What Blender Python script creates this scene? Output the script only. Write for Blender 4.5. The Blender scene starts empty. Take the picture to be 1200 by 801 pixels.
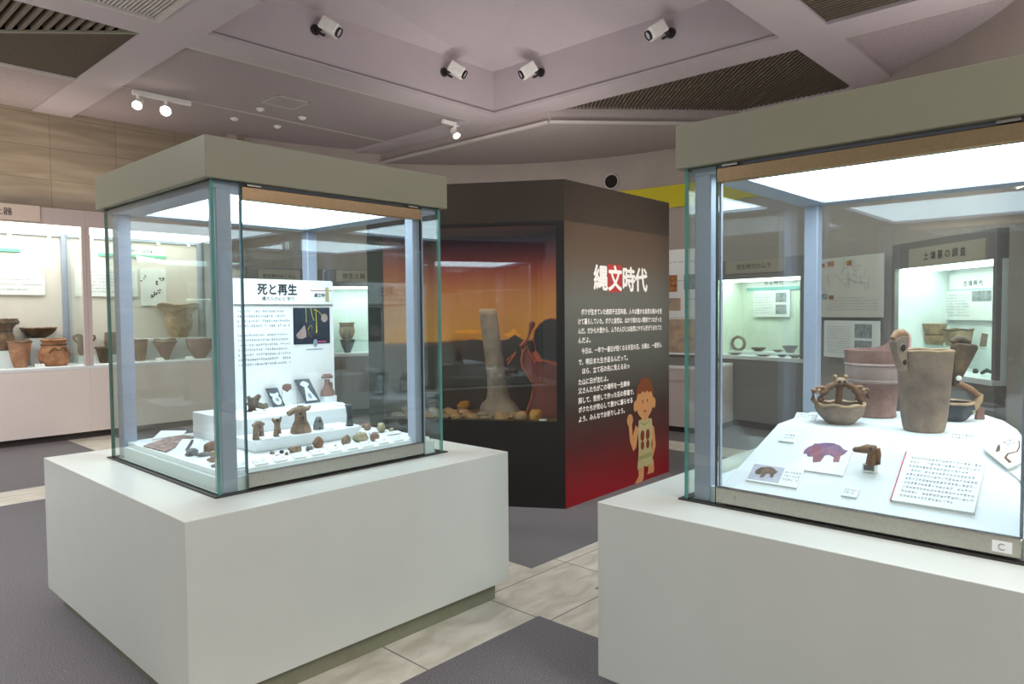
import bpy, math, random
from mathutils import Matrix, Vector, noise

sc = bpy.context.scene
COL = sc.collection
R = math.radians
pi = math.pi

# ------------------------------------------------------------------ camera, world, exposure
# world axes: X runs along the fronts of the left wall cases, Y runs towards the left wall
cam_d = bpy.data.cameras.new('camera')
cam_d.sensor_width = 36.0
cam_d.lens = 835 / 1200 * 36
cam_d.clip_start = 0.05
cam_o = bpy.data.objects.new('camera', cam_d)
COL.objects.link(cam_o)
cam_o.matrix_world = (Matrix.Translation((0, 0, 1.55)) @ Matrix.Rotation(R(-47.2), 4, 'Z')
                      @ Matrix.Rotation(R(90 - 2.4), 4, 'X') @ Matrix.Rotation(R(-0.5), 4, 'Z'))
sc.camera = cam_o
sc.view_settings.view_transform = 'Standard'
sc.view_settings.look = 'None'
sc.view_settings.exposure = 0.0
sc.view_settings.gamma = 1.0
sc.view_settings.use_curve_mapping = False
sc.cycles.transparent_max_bounces = 40
sc.cycles.max_bounces = 10
sc.cycles.sample_clamp_indirect = 6.0
W = bpy.data.worlds.new('room_ambient')
sc.world = W
W.use_nodes = True
W.node_tree.nodes['Background'].inputs[0].default_value = (0.96, 1.0, 0.98, 1)
W.node_tree.nodes['Background'].inputs[1].default_value = 0.32


def area(name, loc, size, power, color, rot=(0, 0, 0), sy=None):
    l = bpy.data.lights.new(name, 'AREA')
    l.energy = power
    l.color = color
    l.size = size
    if sy:
        l.shape = 'RECTANGLE'
        l.size_y = sy
    o = bpy.data.objects.new(name, l)
    o.location = loc
    o.rotation_euler = rot
    COL.objects.link(o)
    return o


def spot(name, loc, target, power, color, angle=50, blend=0.6, size=0.04):
    l = bpy.data.lights.new(name, 'SPOT')
    l.energy = power
    l.color = color
    l.spot_size = R(angle)
    l.spot_blend = blend
    l.shadow_soft_size = size
    o = bpy.data.objects.new(name, l)
    o.location = loc
    d = Vector(target) - Vector(loc)
    o.rotation_euler = d.to_track_quat('-Z', 'Y').to_euler()
    COL.objects.link(o)
    return o


# added fill lights without fixtures, to brighten coffer, floor, ceiling and walls
area('added_coffer_fill', (4.65, 4.3, 4.0), 1.6, 40, (1.0, 0.96, 0.95))  # added downward fill in the coffer, no cove fitting seen
area('added_ceiling_fill', (-0.6, -0.6, 3.9), 1.6, 40, (1.0, 1.0, 0.9))  # overhead fills from here on are added for room brightness, without fixtures
area('added_ceiling_fill', (-1.6, 6.2, 3.9), 1.8, 215, (0.93, 0.98, 1.0))
area('added_ceiling_fill', (1.6, -2.6, 3.9), 1.6, 175, (1.0, 0.99, 0.93))
area('added_ceiling_fill', (5.6, -0.6, 3.9), 1.4, 60, (0.96, 1.0, 0.97))
area('added_up_fill', (-1.6, 5.5, 2.4), 2.4, 120, (1.0, 0.95, 0.94), (pi, 0, 0))  # upward fills are added to brighten the ceiling, no lamps known there
area('added_up_fill', (4.0, -2.4, 2.4), 2.4, 300, (1.0, 0.95, 0.94), (pi, 0, 0))
area('added_up_fill', (5.1, 4.5, 2.64), 1.4, 14, (1.0, 0.95, 0.94), (pi, 0, 0))
area('added_up_fill', (1.6, 9.6, 2.95), 3.6, 14, (1.0, 0.86, 0.7), (pi, 0, 0), 0.4)
area('added_up_fill', (6.3, 0.3, 2.5), 1.4, 60, (1.0, 0.95, 0.94), (pi, 0, 0))
area('added_back_flood', (5.6, 5.3, 2.62), 1.4, 24, (1.0, 0.95, 0.9), (R(105), 0, R(-45)), 0.12)  # added flood above the column, brightens the curved wall behind it
spot('added_wall_wash', (6.2, 1.5, 3.9), (8.8, 2.8, 1.1), 190, (1.0, 0.98, 0.96), 90, 1.0, 0.06)  # wall spots are added to brighten walls and cabinets, no fittings seen
spot('added_wall_wash', (0.6, 6.3, 3.9), (2.6, 10.05, 0.3), 190, (1.0, 0.9, 0.88), 70, 1.0, 0.1)
spot('added_wall_wash', (-0.6, 7.2, 3.9), (1.2, 10.05, 2.2), 105, (1.0, 0.9, 0.8), 130, 1.0, 0.1)

# ------------------------------------------------------------------ materials
def new_mat(name):
    m = bpy.data.materials.new(name)
    m.use_nodes = True
    nt = m.node_tree
    b = nt.nodes['Principled BSDF']
    return m, nt, b


def lin(c):
    return tuple(((x / 255) / 12.92 if x / 255 <= 0.04045 else ((x / 255 + 0.055) / 1.055) ** 2.4) for x in c) + (1,)


def plain(name, c, rough=0.5, metal=0.0, noise_amt=0.06, scale=30, spec=0.5):
    """flat colour with a faint procedural mottling"""
    m, nt, b = new_mat(name)
    col = lin(c)
    tc = nt.nodes.new('ShaderNodeTexCoord')
    n = nt.nodes.new('ShaderNodeTexNoise')
    n.inputs['Scale'].default_value = scale
    n.inputs['Detail'].default_value = 4
    r = nt.nodes.new('ShaderNodeValToRGB')
    r.color_ramp.elements[0].position = 0.3
    r.color_ramp.elements[1].position = 0.7
    r.color_ramp.elements[0].color = tuple(x * (1 - noise_amt) for x in col[:3]) + (1,)
    r.color_ramp.elements[1].color = tuple(min(1, x * (1 + noise_amt)) for x in col[:3]) + (1,)
    nt.links.new(tc.outputs['Object'], n.inputs['Vector'])
    nt.links.new(n.outputs['Fac'], r.inputs[0])
    nt.links.new(r.outputs[0], b.inputs['Base Color'])
    b.inputs['Roughness'].default_value = rough
    b.inputs['Metallic'].default_value = metal
    b.inputs['Specular IOR Level'].default_value = spec
    return m


def mottled(name, c1, c2, c3=None, rough=0.75, scale=9, bump=0.25, bscale=60, detail=6):
    """earthy pottery or stone"""
    m, nt, b = new_mat(name)
    tc = nt.nodes.new('ShaderNodeTexCoord')
    n = nt.nodes.new('ShaderNodeTexNoise')
    n.inputs['Scale'].default_value = scale
    n.inputs['Detail'].default_value = detail
    n.inputs['Roughness'].default_value = 0.65
    r = nt.nodes.new('ShaderNodeValToRGB')
    e = r.color_ramp.elements
    e[0].position, e[0].color = 0.3, lin(c1)
    e[1].position, e[1].color = 0.68, lin(c2)
    if c3:
        x = e.new(0.5)
        x.color = lin(c3)
    nt.links.new(tc.outputs['Object'], n.inputs['Vector'])
    nt.links.new(n.outputs['Fac'], r.inputs[0])
    nt.links.new(r.outputs[0], b.inputs['Base Color'])
    n2 = nt.nodes.new('ShaderNodeTexNoise')
    n2.inputs['Scale'].default_value = bscale
    n2.inputs['Detail'].default_value = 5
    bp = nt.nodes.new('ShaderNodeBump')
    bp.inputs['Strength'].default_value = bump
    bp.inputs['Distance'].default_value = 0.01
    nt.links.new(tc.outputs['Object'], n2.inputs['Vector'])
    nt.links.new(n2.outputs['Fac'], bp.inputs['Height'])
    nt.links.new(bp.outputs[0], b.inputs['Normal'])
    b.inputs['Roughness'].default_value = rough
    return m


def marble(name, c1, c2, joint, tile, rot=(0, 0, 0), rough=0.3, vein_scale=(1.2, 1.2, 9), mortar=0.004, offset=0.0, loc=(0, 0, 0)):
    """large stone tiles with drawn-out veins and thin joints"""
    m, nt, b = new_mat(name)
    tc = nt.nodes.new('ShaderNodeTexCoord')
    mp = nt.nodes.new('ShaderNodeMapping')
    mp.inputs['Rotation'].default_value = rot
    mp.inputs['Location'].default_value = loc
    nt.links.new(tc.outputs['Object'], mp.inputs[0])
    mv = nt.nodes.new('ShaderNodeMapping')
    mv.inputs['Scale'].default_value = vein_scale
    nt.links.new(tc.outputs['Object'], mv.inputs[0])
    n = nt.nodes.new('ShaderNodeTexNoise')
    n.inputs['Scale'].default_value = 1.6
    n.inputs['Detail'].default_value = 8
    n.inputs['Distortion'].default_value = 0.6
    nt.links.new(mv.outputs[0], n.inputs['Vector'])
    r = nt.nodes.new('ShaderNodeValToRGB')
    r.color_ramp.elements[0].position = 0.35
    r.color_ramp.elements[1].position = 0.68
    r.color_ramp.elements[0].color = lin(c1)
    r.color_ramp.elements[1].color = lin(c2)
    nt.links.new(n.outputs['Fac'], r.inputs[0])
    br = nt.nodes.new('ShaderNodeTexBrick')
    br.offset = offset
    br.squash = 1.0
    br.inputs['Color1'].default_value = (1, 1, 1, 1)
    br.inputs['Color2'].default_value = (0.9, 0.9, 0.9, 1)
    br.inputs['Mortar'].default_value = (0, 0, 0, 1)
    br.inputs['Scale'].default_value = 1
    br.inputs['Mortar Size'].default_value = mortar
    br.inputs['Brick Width'].default_value = tile[0]
    br.inputs['Row Height'].default_value = tile[1]
    nt.links.new(mp.outputs[0], br.inputs['Vector'])
    mx = nt.nodes.new('ShaderNodeMix')
    mx.data_type = 'RGBA'
    mx.blend_type = 'MULTIPLY'
    mx.inputs['Factor'].default_value = 1
    nt.links.new(r.outputs[0], mx.inputs['A'])
    nt.links.new(br.outputs['Color'], mx.inputs['B'])
    mj = nt.nodes.new('ShaderNodeMix')
    mj.data_type = 'RGBA'
    nt.links.new(br.outputs['Fac'], mj.inputs['Factor'])
    nt.links.new(mx.outputs['Result'], mj.inputs['A'])
    mj.inputs['B'].default_value = lin(joint)
    nt.links.new(mj.outputs['Result'], b.inputs['Base Color'])
    b.inputs['Roughness'].default_value = rough
    return m


def glass(name, tint, F0=0.04):
    """clear pane: mirror part grows with the slant of view (Schlick), the rest passes straight through"""
    m = bpy.data.materials.new(name)
    m.use_nodes = True
    nt = m.node_tree
    nt.nodes.clear()
    out = nt.nodes.new('ShaderNodeOutputMaterial')
    g = nt.nodes.new('ShaderNodeNewGeometry')
    dot = nt.nodes.new('ShaderNodeVectorMath')
    dot.operation = 'DOT_PRODUCT'
    nt.links.new(g.outputs['Incoming'], dot.inputs[0])
    nt.links.new(g.outputs['Normal'], dot.inputs[1])

    def mth(op, a, bb):
        x = nt.nodes.new('ShaderNodeMath')
        x.operation = op
        for i, v in enumerate((a, bb)):
            if v is None:
                continue
            if isinstance(v, (int, float)):
                x.inputs[i].default_value = v
            else:
                nt.links.new(v, x.inputs[i])
        return x.outputs[0]
    ab = mth('ABSOLUTE', dot.outputs['Value'], None)
    om = mth('SUBTRACT', 1.0, ab)
    p5 = mth('POWER', om, 5.0)
    f = mth('ADD', mth('MULTIPLY', p5, 1 - F0), F0)
    tr = nt.nodes.new('ShaderNodeBsdfTransparent')
    tr.inputs[0].default_value = tint
    gl = nt.nodes.new('ShaderNodeBsdfGlossy')
    gl.inputs['Color'].default_value = (1, 1, 1, 1)
    gl.inputs['Roughness'].default_value = 0.0
    mx = nt.nodes.new('ShaderNodeMixShader')
    nt.links.new(f, mx.inputs[0])
    nt.links.new(tr.outputs[0], mx.inputs[1])
    nt.links.new(gl.outputs[0], mx.inputs[2])
    nt.links.new(mx.outputs[0], out.inputs[0])
    return m


def emit(name, c, s):
    m = bpy.data.materials.new(name)
    m.use_nodes = True
    nt = m.node_tree
    nt.nodes.clear()
    out = nt.nodes.new('ShaderNodeOutputMaterial')
    e = nt.nodes.new('ShaderNodeEmission')
    e.inputs[0].default_value = c + (1,)
    e.inputs[1].default_value = s
    nt.links.new(e.outputs[0], out.inputs[0])
    return m


def ramp_z(name, stops, axis=2, rough=0.5, lo=0.0, hi=1.0, mott=0.0, scale=3):
    """printed colour scale running along one object axis"""
    m, nt, b = new_mat(name)
    tc = nt.nodes.new('ShaderNodeTexCoord')
    s = nt.nodes.new('ShaderNodeSeparateXYZ')
    nt.links.new(tc.outputs['Object'], s.inputs[0])
    mr = nt.nodes.new('ShaderNodeMapRange')
    mr.inputs['From Min'].default_value = lo
    mr.inputs['From Max'].default_value = hi
    nt.links.new(s.outputs[axis], mr.inputs['Value'])
    src = mr.outputs[0]
    if mott:
        n = nt.nodes.new('ShaderNodeTexNoise')
        n.inputs['Scale'].default_value = scale
        n.inputs['Detail'].default_value = 4
        nt.links.new(tc.outputs['Object'], n.inputs['Vector'])
        a = nt.nodes.new('ShaderNodeMath')
        a.operation = 'MULTIPLY_ADD'
        nt.links.new(n.outputs['Fac'], a.inputs[0])
        a.inputs[1].default_value = mott
        nt.links.new(src, a.inputs[2])
        a2 = nt.nodes.new('ShaderNodeMath')
        a2.operation = 'SUBTRACT'
        nt.links.new(a.outputs[0], a2.inputs[0])
        a2.inputs[1].default_value = mott / 2
        src = a2.outputs[0]
    r = nt.nodes.new('ShaderNodeValToRGB')
    e = r.color_ramp.elements
    e[0].position, e[0].color = stops[0][0], lin(stops[0][1])
    e[1].position, e[1].color = stops[-1][0], lin(stops[-1][1])
    for p, c in stops[1:-1]:
        x = e.new(p)
        x.color = lin(c)
    nt.links.new(src, r.inputs[0])
    nt.links.new(r.outputs[0], b.inputs['Base Color'])
    b.inputs['Roughness'].default_value = rough
    return m


def carpet_mat():
    m, nt, b = new_mat('grey_carpet')
    tc = nt.nodes.new('ShaderNodeTexCoord')
    n = nt.nodes.new('ShaderNodeTexNoise')
    n.inputs['Scale'].default_value = 160
    n.inputs['Detail'].default_value = 3
    r = nt.nodes.new('ShaderNodeValToRGB')
    r.color_ramp.elements[0].position = 0.3
    r.color_ramp.elements[1].position = 0.7
    r.color_ramp.elements[0].color = lin((94, 90, 92))
    r.color_ramp.elements[1].color = lin((146, 142, 144))
    nt.links.new(tc.outputs['Object'], n.inputs['Vector'])
    nt.links.new(n.outputs['Fac'], r.inputs[0])
    nt.links.new(r.outputs[0], b.inputs['Base Color'])
    bp = nt.nodes.new('ShaderNodeBump')
    bp.inputs['Strength'].default_value = 0.5
    bp.inputs['Distance'].default_value = 0.01
    nt.links.new(n.outputs['Fac'], bp.inputs['Height'])
    nt.links.new(bp.outputs[0], b.inputs['Normal'])
    b.inputs['Roughness'].default_value = 0.95
    b.inputs['Specular IOR Level'].default_value = 0.1
    return m


M = {}
M['carpet'] = carpet_mat()
M['tile'] = marble('floor_stone', (204, 196, 180), (236, 230, 216), (120, 110, 98), (0.72, 0.46), rough=0.28,
                   vein_scale=(3, 7, 3), loc=(0.19, 0.04, 0))
M['wallstone'] = marble('wall_stone', (142, 128, 110), (168, 154, 134), (112, 100, 86), (0.74, 0.385), rot=(R(-90), 0, 0),
                        rough=0.35, vein_scale=(0.7, 0.7, 6), mortar=0.003, loc=(0.34, 0.26, 0))
M['drum'] = plain('curved_wall_plaster', (172, 160, 152), 0.6, noise_amt=0.05, scale=3)
M['ceil'] = plain('ceiling_paint', (190, 178, 182), 0.75, noise_amt=0.02, scale=4)
M['acoustic'] = mottled('acoustic_panel', (158, 145, 147), (184, 171, 173), rough=0.9, scale=60, bump=0.15, bscale=120)
M['ringceil'] = mottled('ring_ceiling_texture', (154, 142, 140), (178, 165, 163), rough=0.9, scale=60, bump=0.15, bscale=120)
M['slat'] = plain('brown_vent_slat', (104, 92, 80), 0.6)
M['ventback'] = plain('vent_dark_back', (34, 28, 24), 0.9)
M['ventmesh'] = mottled('vent_brown_mesh', (66, 56, 46), (92, 78, 62), rough=0.8, scale=40, bump=0.1)
M['grille'] = plain('white_grille', (196, 188, 184), 0.5)
M['white'] = plain('white_laminate', (208, 210, 203), 0.32, noise_amt=0.015, scale=6)
M['hood'] = plain('hood_laminate', (136, 134, 114), 0.4, noise_amt=0.015, scale=6)
M['plinth'] = plain('plinth_paint', (128, 128, 108), 0.5)
M['steel'] = plain('brushed_steel', (186, 182, 172), 0.32, 1.0, 0.06, 80)
M['brass'] = plain('warm_steel', (176, 150, 116), 0.28, 1.0, 0.06, 80)
M['post'] = plain('satin_aluminium', (160, 166, 182), 0.42, 0.2, 0.03, 60)
M['deck'] = plain('deck_white', (232, 236, 238), 0.55, noise_amt=0.01)
M['card'] = plain('white_card', (240, 240, 238), 0.6, noise_amt=0.01)
M['skirtwhite'] = plain('frosted_panel', (216, 224, 222), 0.45, noise_amt=0.01)
M['gasket'] = plain('dark_gasket', (52, 50, 48), 0.5)
M['glass'] = glass('clear_glass', (0.945, 0.98, 0.968, 1))
M['edge'] = plain('green_glass_edge', (84, 140, 130), 0.12, noise_amt=0.2, scale=4)
M['diff'] = emit('diffuser_glow', (0.76, 0.92, 1.06), 8.0)
M['diffwall'] = emit('wall_case_glow', (1.0, 0.985, 0.93), 6.5)
M['diffgreen'] = emit('niche_glow', (0.93, 1.0, 0.94), 8.5)
M['lampglow'] = emit('lamp_glow', (1.0, 0.9, 0.8), 30)
M['black'] = plain('black_laminate', (32, 30, 28), 0.38, noise_amt=0.1, scale=5)
M['brownblack'] = plain('dark_brown_laminate', (62, 51, 42), 0.42, noise_amt=0.05, scale=5)
M['mauve'] = plain('mauve_metal', (206, 190, 184), 0.45, noise_amt=0.02)
M['pinkwhite'] = plain('pinkish_laminate', (234, 222, 214), 0.4, noise_amt=0.02, scale=2)
M['skirting'] = plain('dark_skirting', (58, 52, 48), 0.5)
M['cream'] = plain('cream_lining', (228, 216, 206), 0.7, noise_amt=0.02, scale=3)
M['whitelining'] = plain('pale_lining', (236, 244, 244), 0.7, noise_amt=0.02, scale=3)
M['posterpaper'] = plain('poster_paper', (214, 208, 198), 0.6, noise_amt=0.02, scale=5)
M['greenlining'] = plain('pale_green_lining', (222, 232, 216), 0.7, noise_amt=0.02, scale=3)
M['frame'] = plain('grey_case_frame', (128, 120, 118), 0.45, noise_amt=0.02)
M['sign'] = plain('cream_sign', (226, 206, 190), 0.5, noise_amt=0.01)
M['signtan'] = plain('tan_sign', (176, 164, 146), 0.5, noise_amt=0.01)
M['ink'] = plain('dark_ink', (44, 42, 46), 0.6)
M['inkgrey'] = plain('grey_ink', (138, 142, 152), 0.6)
M['greenstrip'] = plain('green_strip', (120, 206, 168), 0.5, noise_amt=0.01)
M['tealstrip'] = plain('teal_strip', (126, 196, 192), 0.5, noise_amt=0.01)
M['whitepaint'] = plain('white_lettering', (250, 247, 240), 0.5, noise_amt=0.01)
M['red'] = plain('sign_red', (186, 52, 50), 0.5, noise_amt=0.02)
M['cardred'] = plain('card_red', (196, 58, 76), 0.5, noise_amt=0.02)
M['yellow'] = plain('yellow_banner', (206, 192, 16), 0.5, noise_amt=0.01)
M['lampwhite'] = plain('lamp_white', (244, 241, 236), 0.4)
M['lampblack'] = plain('lamp_black', (34, 26, 26), 0.5)
M['lens'] = plain('lamp_lens', (206, 206, 210), 0.1)
M['xray'] = mottled('xray_film', (40, 48, 58), (70, 80, 94), rough=0.25, scale=6, bump=0)
M['xwhite'] = plain('xray_white', (226, 238, 244), 0.4, noise_amt=0.05)
M['xgrey'] = plain('xray_grey', (140, 160, 172), 0.4)
M['photo_dark'] = mottled('dark_photo', (24, 30, 44), (46, 56, 72), rough=0.35, scale=5, bump=0)
M['photo_grey'] = mottled('grey_photo', (96, 100, 104), (176, 180, 184), rough=0.4, scale=22, bump=0)
M['photo_bg'] = plain('photo_backdrop', (186, 186, 200), 0.5)
M['photo_orange'] = mottled('orange_photo', (60, 40, 24), (214, 150, 84), (170, 110, 62), rough=0.5, scale=14, bump=0)
M['photo_land'] = mottled('landscape_photo', (150, 120, 92), (214, 170, 122), (180, 160, 140), rough=0.5, scale=7, bump=0)
M['photo_shards'] = mottled('shards_photo', (84, 52, 50), (206, 186, 176), (128, 92, 88), rough=0.45, scale=30, bump=0, detail=8)
M['yellowpaint'] = plain('bright_yellow_print', (226, 214, 60), 0.5)
M['magenta'] = plain('magenta_print', (190, 60, 130), 0.5)
M['cardred2'] = mottled('mauve_print', (122, 66, 82), (150, 84, 98), rough=0.5, scale=30, bump=0)
M['bear'] = mottled('brown_bear_print', (58, 46, 40), (128, 100, 82), rough=0.5, scale=40, bump=0)
M['purplebear'] = mottled('purple_bear_print', (98, 60, 96), (160, 96, 110), (120, 82, 118), rough=0.5, scale=30, bump=0)
M['terra'] = mottled('terracotta_clay', (138, 86, 60), (198, 142, 106), (170, 114, 82))
M['brownclay'] = mottled('brown_clay', (72, 54, 42), (162, 120, 86), (126, 90, 64))
M['darkclay'] = mottled('dark_clay', (52, 42, 34), (122, 96, 66), (84, 66, 48))
M['sandclay'] = mottled('sandy_clay', (130, 104, 80), (200, 170, 136), (168, 138, 106))
M['redclay'] = mottled('dull_red_clay', (112, 80, 70), (158, 124, 112), (136, 102, 92), scale=6)
M['palered'] = mottled('pale_red_clay', (142, 118, 112), (176, 156, 150), (160, 138, 132), scale=6)
M['greyclay'] = mottled('grey_brown_clay', (104, 88, 80), (158, 134, 114), (132, 112, 98), scale=7)
M['blackclay'] = mottled('black_clay', (34, 34, 36), (84, 84, 88), (56, 56, 60))
M['greystone'] = mottled('grey_stone', (84, 86, 88), (142, 142, 140), (112, 112, 112), scale=18)
M['figclay'] = mottled('figurine_clay', (92, 76, 62), (168, 140, 116), (134, 110, 90), scale=26)
M['bone'] = mottled('pale_stone', (128, 120, 92), (190, 176, 146), (160, 150, 120), scale=20)
M['rock1'] = mottled('tan_rock', (112, 84, 56), (176, 142, 100), rough=0.9, scale=8)
M['rock2'] = mottled('ochre_rock', (150, 96, 36), (206, 150, 64), rough=0.9, scale=8)
M['rock3'] = mottled('grey_brown_rock', (92, 78, 66), (150, 132, 112), rough=0.9, scale=8)
M['stand'] = mottled('standing_stone_rock', (112, 96, 84), (160, 142, 128), rough=0.9, scale=5)
M['dfloor'] = mottled('diorama_soil', (84, 56, 40), (122, 86, 60), rough=0.95, scale=14)
M['clear'] = glass('clear_acrylic', (0.97, 0.98, 0.98, 1))
M['skin'] = plain('painted_skin', (196, 142, 92), 0.5, noise_amt=0.03)
M['hair'] = plain('painted_hair', (122, 66, 34), 0.5)
M['tunic'] = plain('painted_tunic', (176, 168, 122), 0.5, noise_amt=0.05)
M['tunicdark'] = plain('painted_tunic_trim', (150, 152, 96), 0.5)
M['swirl'] = plain('painted_red_brown', (122, 56, 32), 0.5)


# ------------------------------------------------------------------ mesh helpers
class MB:
    def __init__(self):
        self.v, self.f, self.m = [], [], []

    def add(self, vs, fs, X=None, mi=0):
        o = len(self.v)
        self.v += [tuple(X @ Vector(p)) for p in vs] if X is not None else [tuple(p) for p in vs]
        self.f += [tuple(o + i for i in f) for f in fs]
        self.m += [mi] * len(fs)
        return self

    def box(self, x0, x1, y0, y1, z0, z1, X=None, mi=0, bev=0.0):
        if bev <= 0:
            vs = [(x, y, z) for z in (z0, z1) for y in (y0, y1) for x in (x0, x1)]
            fs = [(0, 2, 3, 1), (4, 5, 7, 6), (0, 1, 5, 4), (2, 6, 7, 3), (0, 4, 6, 2), (1, 3, 7, 5)]
            return self.add(vs, fs, X, mi)
        # chamfered box: each corner has three vertices
        vs, idx = [], {}
        for i, x in enumerate((x0, x1)):
            for j, y in enumerate((y0, y1)):
                for k, z in enumerate((z0, z1)):
                    sx, sy, sz = (1 - 2 * i) * bev, (1 - 2 * j) * bev, (1 - 2 * k) * bev
                    idx[i, j, k] = len(vs)
                    vs += [(x, y + sy, z + sz), (x + sx, y, z + sz), (x + sx, y + sy, z)]
        I = lambda i, j, k, a: idx[i, j, k] + a
        fs = []
        for i in (0, 1):
            q = [I(i, 0, 0, 0), I(i, 1, 0, 0), I(i, 1, 1, 0), I(i, 0, 1, 0)]
            fs.append(tuple(q if i else q[::-1]))
            q = [I(0, i, 0, 1), I(1, i, 0, 1), I(1, i, 1, 1), I(0, i, 1, 1)]
            fs.append(tuple(q[::-1] if i else q))
            q = [I(0, 0, i, 2), I(1, 0, i, 2), I(1, 1, i, 2), I(0, 1, i, 2)]
            fs.append(tuple(q if i else q[::-1]))
        for a in (0, 1):
            for b in (0, 1):
                fs.append((I(a, b, 0, 0), I(a, b, 1, 0), I(a, b, 1, 1), I(a, b, 0, 1)))
                fs.append((I(a, 0, b, 0), I(a, 1, b, 0), I(a, 1, b, 2), I(a, 0, b, 2)))
                fs.append((I(0, a, b, 1), I(1, a, b, 1), I(1, a, b, 2), I(0, a, b, 2)))
                for c in (0, 1):
                    fs.append((I(a, b, c, 0), I(a, b, c, 1), I(a, b, c, 2)))
        return self.add(vs, fs, X, mi)

    def prism(self, pts, z0, z1, X=None, mi=0, caps=True):
        n = len(pts)
        vs = [(p[0], p[1], z0) for p in pts] + [(p[0], p[1], z1) for p in pts]
        fs = [(i, (i + 1) % n, n + (i + 1) % n, n + i) for i in range(n)]
        if caps:
            fs += [tuple(range(n - 1, -1, -1)), tuple(range(n, 2 * n))]
        return self.add(vs, fs, X, mi)

    def frustum(self, bot, z0, top, z1, X=None, mi=0):
        n = len(bot)
        vs = [(p[0], p[1], z0) for p in bot] + [(p[0], p[1], z1) for p in top]
        fs = [(i, (i + 1) % n, n + (i + 1) % n, n + i) for i in range(n)]
        fs += [tuple(range(n - 1, -1, -1)), tuple(range(n, 2 * n))]
        return self.add(vs, fs, X, mi)

    def lathe(self, prof, seg=40, c=(0, 0, 0), warp=None, X=None, mi=0):
        """prof: (radius, z) from the outer foot up over the rim and down inside; warp(ang, r, z) -> (r, z)"""
        vs, fs = [], []
        n = len(prof)
        for i in range(seg):
            a = 2 * pi * i / seg
            for r, z in prof:
                if warp:
                    r, z = warp(a, r, z)
                vs.append((c[0] + r * math.cos(a), c[1] + r * math.sin(a), c[2] + z))
        for i in range(seg):
            j = (i + 1) % seg
            for k in range(n - 1):
                fs.append((i * n + k, j * n + k, j * n + k + 1, i * n + k + 1))
        fs.append(tuple(i * n for i in range(seg - 1, -1, -1)))
        fs.append(tuple(i * n + n - 1 for i in range(seg)))
        return self.add(vs, fs, X, mi)

    def tube(self, path, rad, seg=10, X=None, mi=0, closed=False, flat=1.0):
        P = [Vector(p) for p in path]
        n = len(P)
        if not isinstance(rad, (list, tuple)):
            rad = [rad] * n
        vs, fs = [], []
        up = Vector((0, 0, 1))
        for i, p in enumerate(P):
            if closed:
                t = P[(i + 1) % n] - P[i - 1]
            else:
                t = P[min(i + 1, n - 1)] - P[max(i - 1, 0)]
            t.normalize()
            s = t.cross(up)
            if s.length < 1e-3:
                s = t.cross(Vector((0, 1, 0)))
            s.normalize()
            w = s.cross(t)
            for k in range(seg):
                a = 2 * pi * k / seg
                q = p + s * (rad[i] * math.cos(a)) + w * (rad[i] * flat * math.sin(a))
                vs.append(tuple(q))
        for i in range(n if closed else n - 1):
            j = (i + 1) % n
            for k in range(seg):
                l = (k + 1) % seg
                fs.append((i * seg + k, i * seg + l, j * seg + l, j * seg + k))
        if not closed:
            fs.append(tuple(range(seg - 1, -1, -1)))
            fs.append(tuple((n - 1) * seg + k for k in range(seg)))
        return self.add(vs, fs, X, mi)

    def blob(self, c, r, seed=0, rough=0.25, freq=1.6, X=None, mi=0, nu=16, nv=10, floor=None):
        """irregular lump: a sphere scaled to r, pushed in and out by noise"""
        rnd = Vector((seed * 7.13, seed * 3.7, seed * 1.9))
        vs, fs = [], []
        for j in range(nv + 1):
            th = pi * j / nv
            for i in range(nu):
                ph = 2 * pi * i / nu
                d = Vector((math.sin(th) * math.cos(ph), math.sin(th) * math.sin(ph), math.cos(th)))
                k = 1 + rough * noise.noise(d * freq + rnd) + rough * 0.4 * noise.noise(d * freq * 3 + rnd)
                z = c[2] + d.z * r[2] * k
                if floor is not None:
                    z = max(z, floor)
                vs.append((c[0] + d.x * r[0] * k, c[1] + d.y * r[1] * k, z))
        for j in range(nv):
            for i in range(nu):
                l = (i + 1) % nu
                fs.append((j * nu + i, (j + 1) * nu + i, (j + 1) * nu + l, j * nu + l))
        return self.add(vs, fs, X, mi)

    def build(self, name, mat, parent=None, smooth=False, label=None, bevel=0.0, ang=35):
        me = bpy.data.meshes.new(name)
        me.from_pydata(self.v, [], self.f)
        me.validate()
        me.update()
        mats = mat if isinstance(mat, (list, tuple)) else [mat]
        for m in mats:
            me.materials.append(m)
        for p, mi in zip(me.polygons, self.m):
            p.material_index = mi
            p.use_smooth = smooth
        if smooth:
            try:
                me.set_sharp_from_angle(angle=R(ang))
            except Exception:
                pass
        o = bpy.data.objects.new(name, me)
        COL.objects.link(o)
        if parent is not None:
            o.parent = parent
        if label:
            o['label'] = label
        if bevel:
            b = o.modifiers.new('soft_edges', 'BEVEL')
            b.width = bevel
            b.segments = 2
            b.limit_method = 'ANGLE'
        return o


def tag(o, label, cat, group=None):
    o['label'] = label
    o['category'] = cat
    if group:
        o['group'] = group
    return o


def thing(name, label, cat, loc=(0, 0, 0), rz=0.0, group=None, rot=None):
    o = bpy.data.objects.new(name, None)
    o.empty_display_size = 0.1
    COL.objects.link(o)
    o.location = loc
    o.rotation_euler = rot if rot else (0, 0, rz)
    return tag(o, label, cat, group)


def struct(o):
    o['kind'] = 'structure'
    return o


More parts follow.
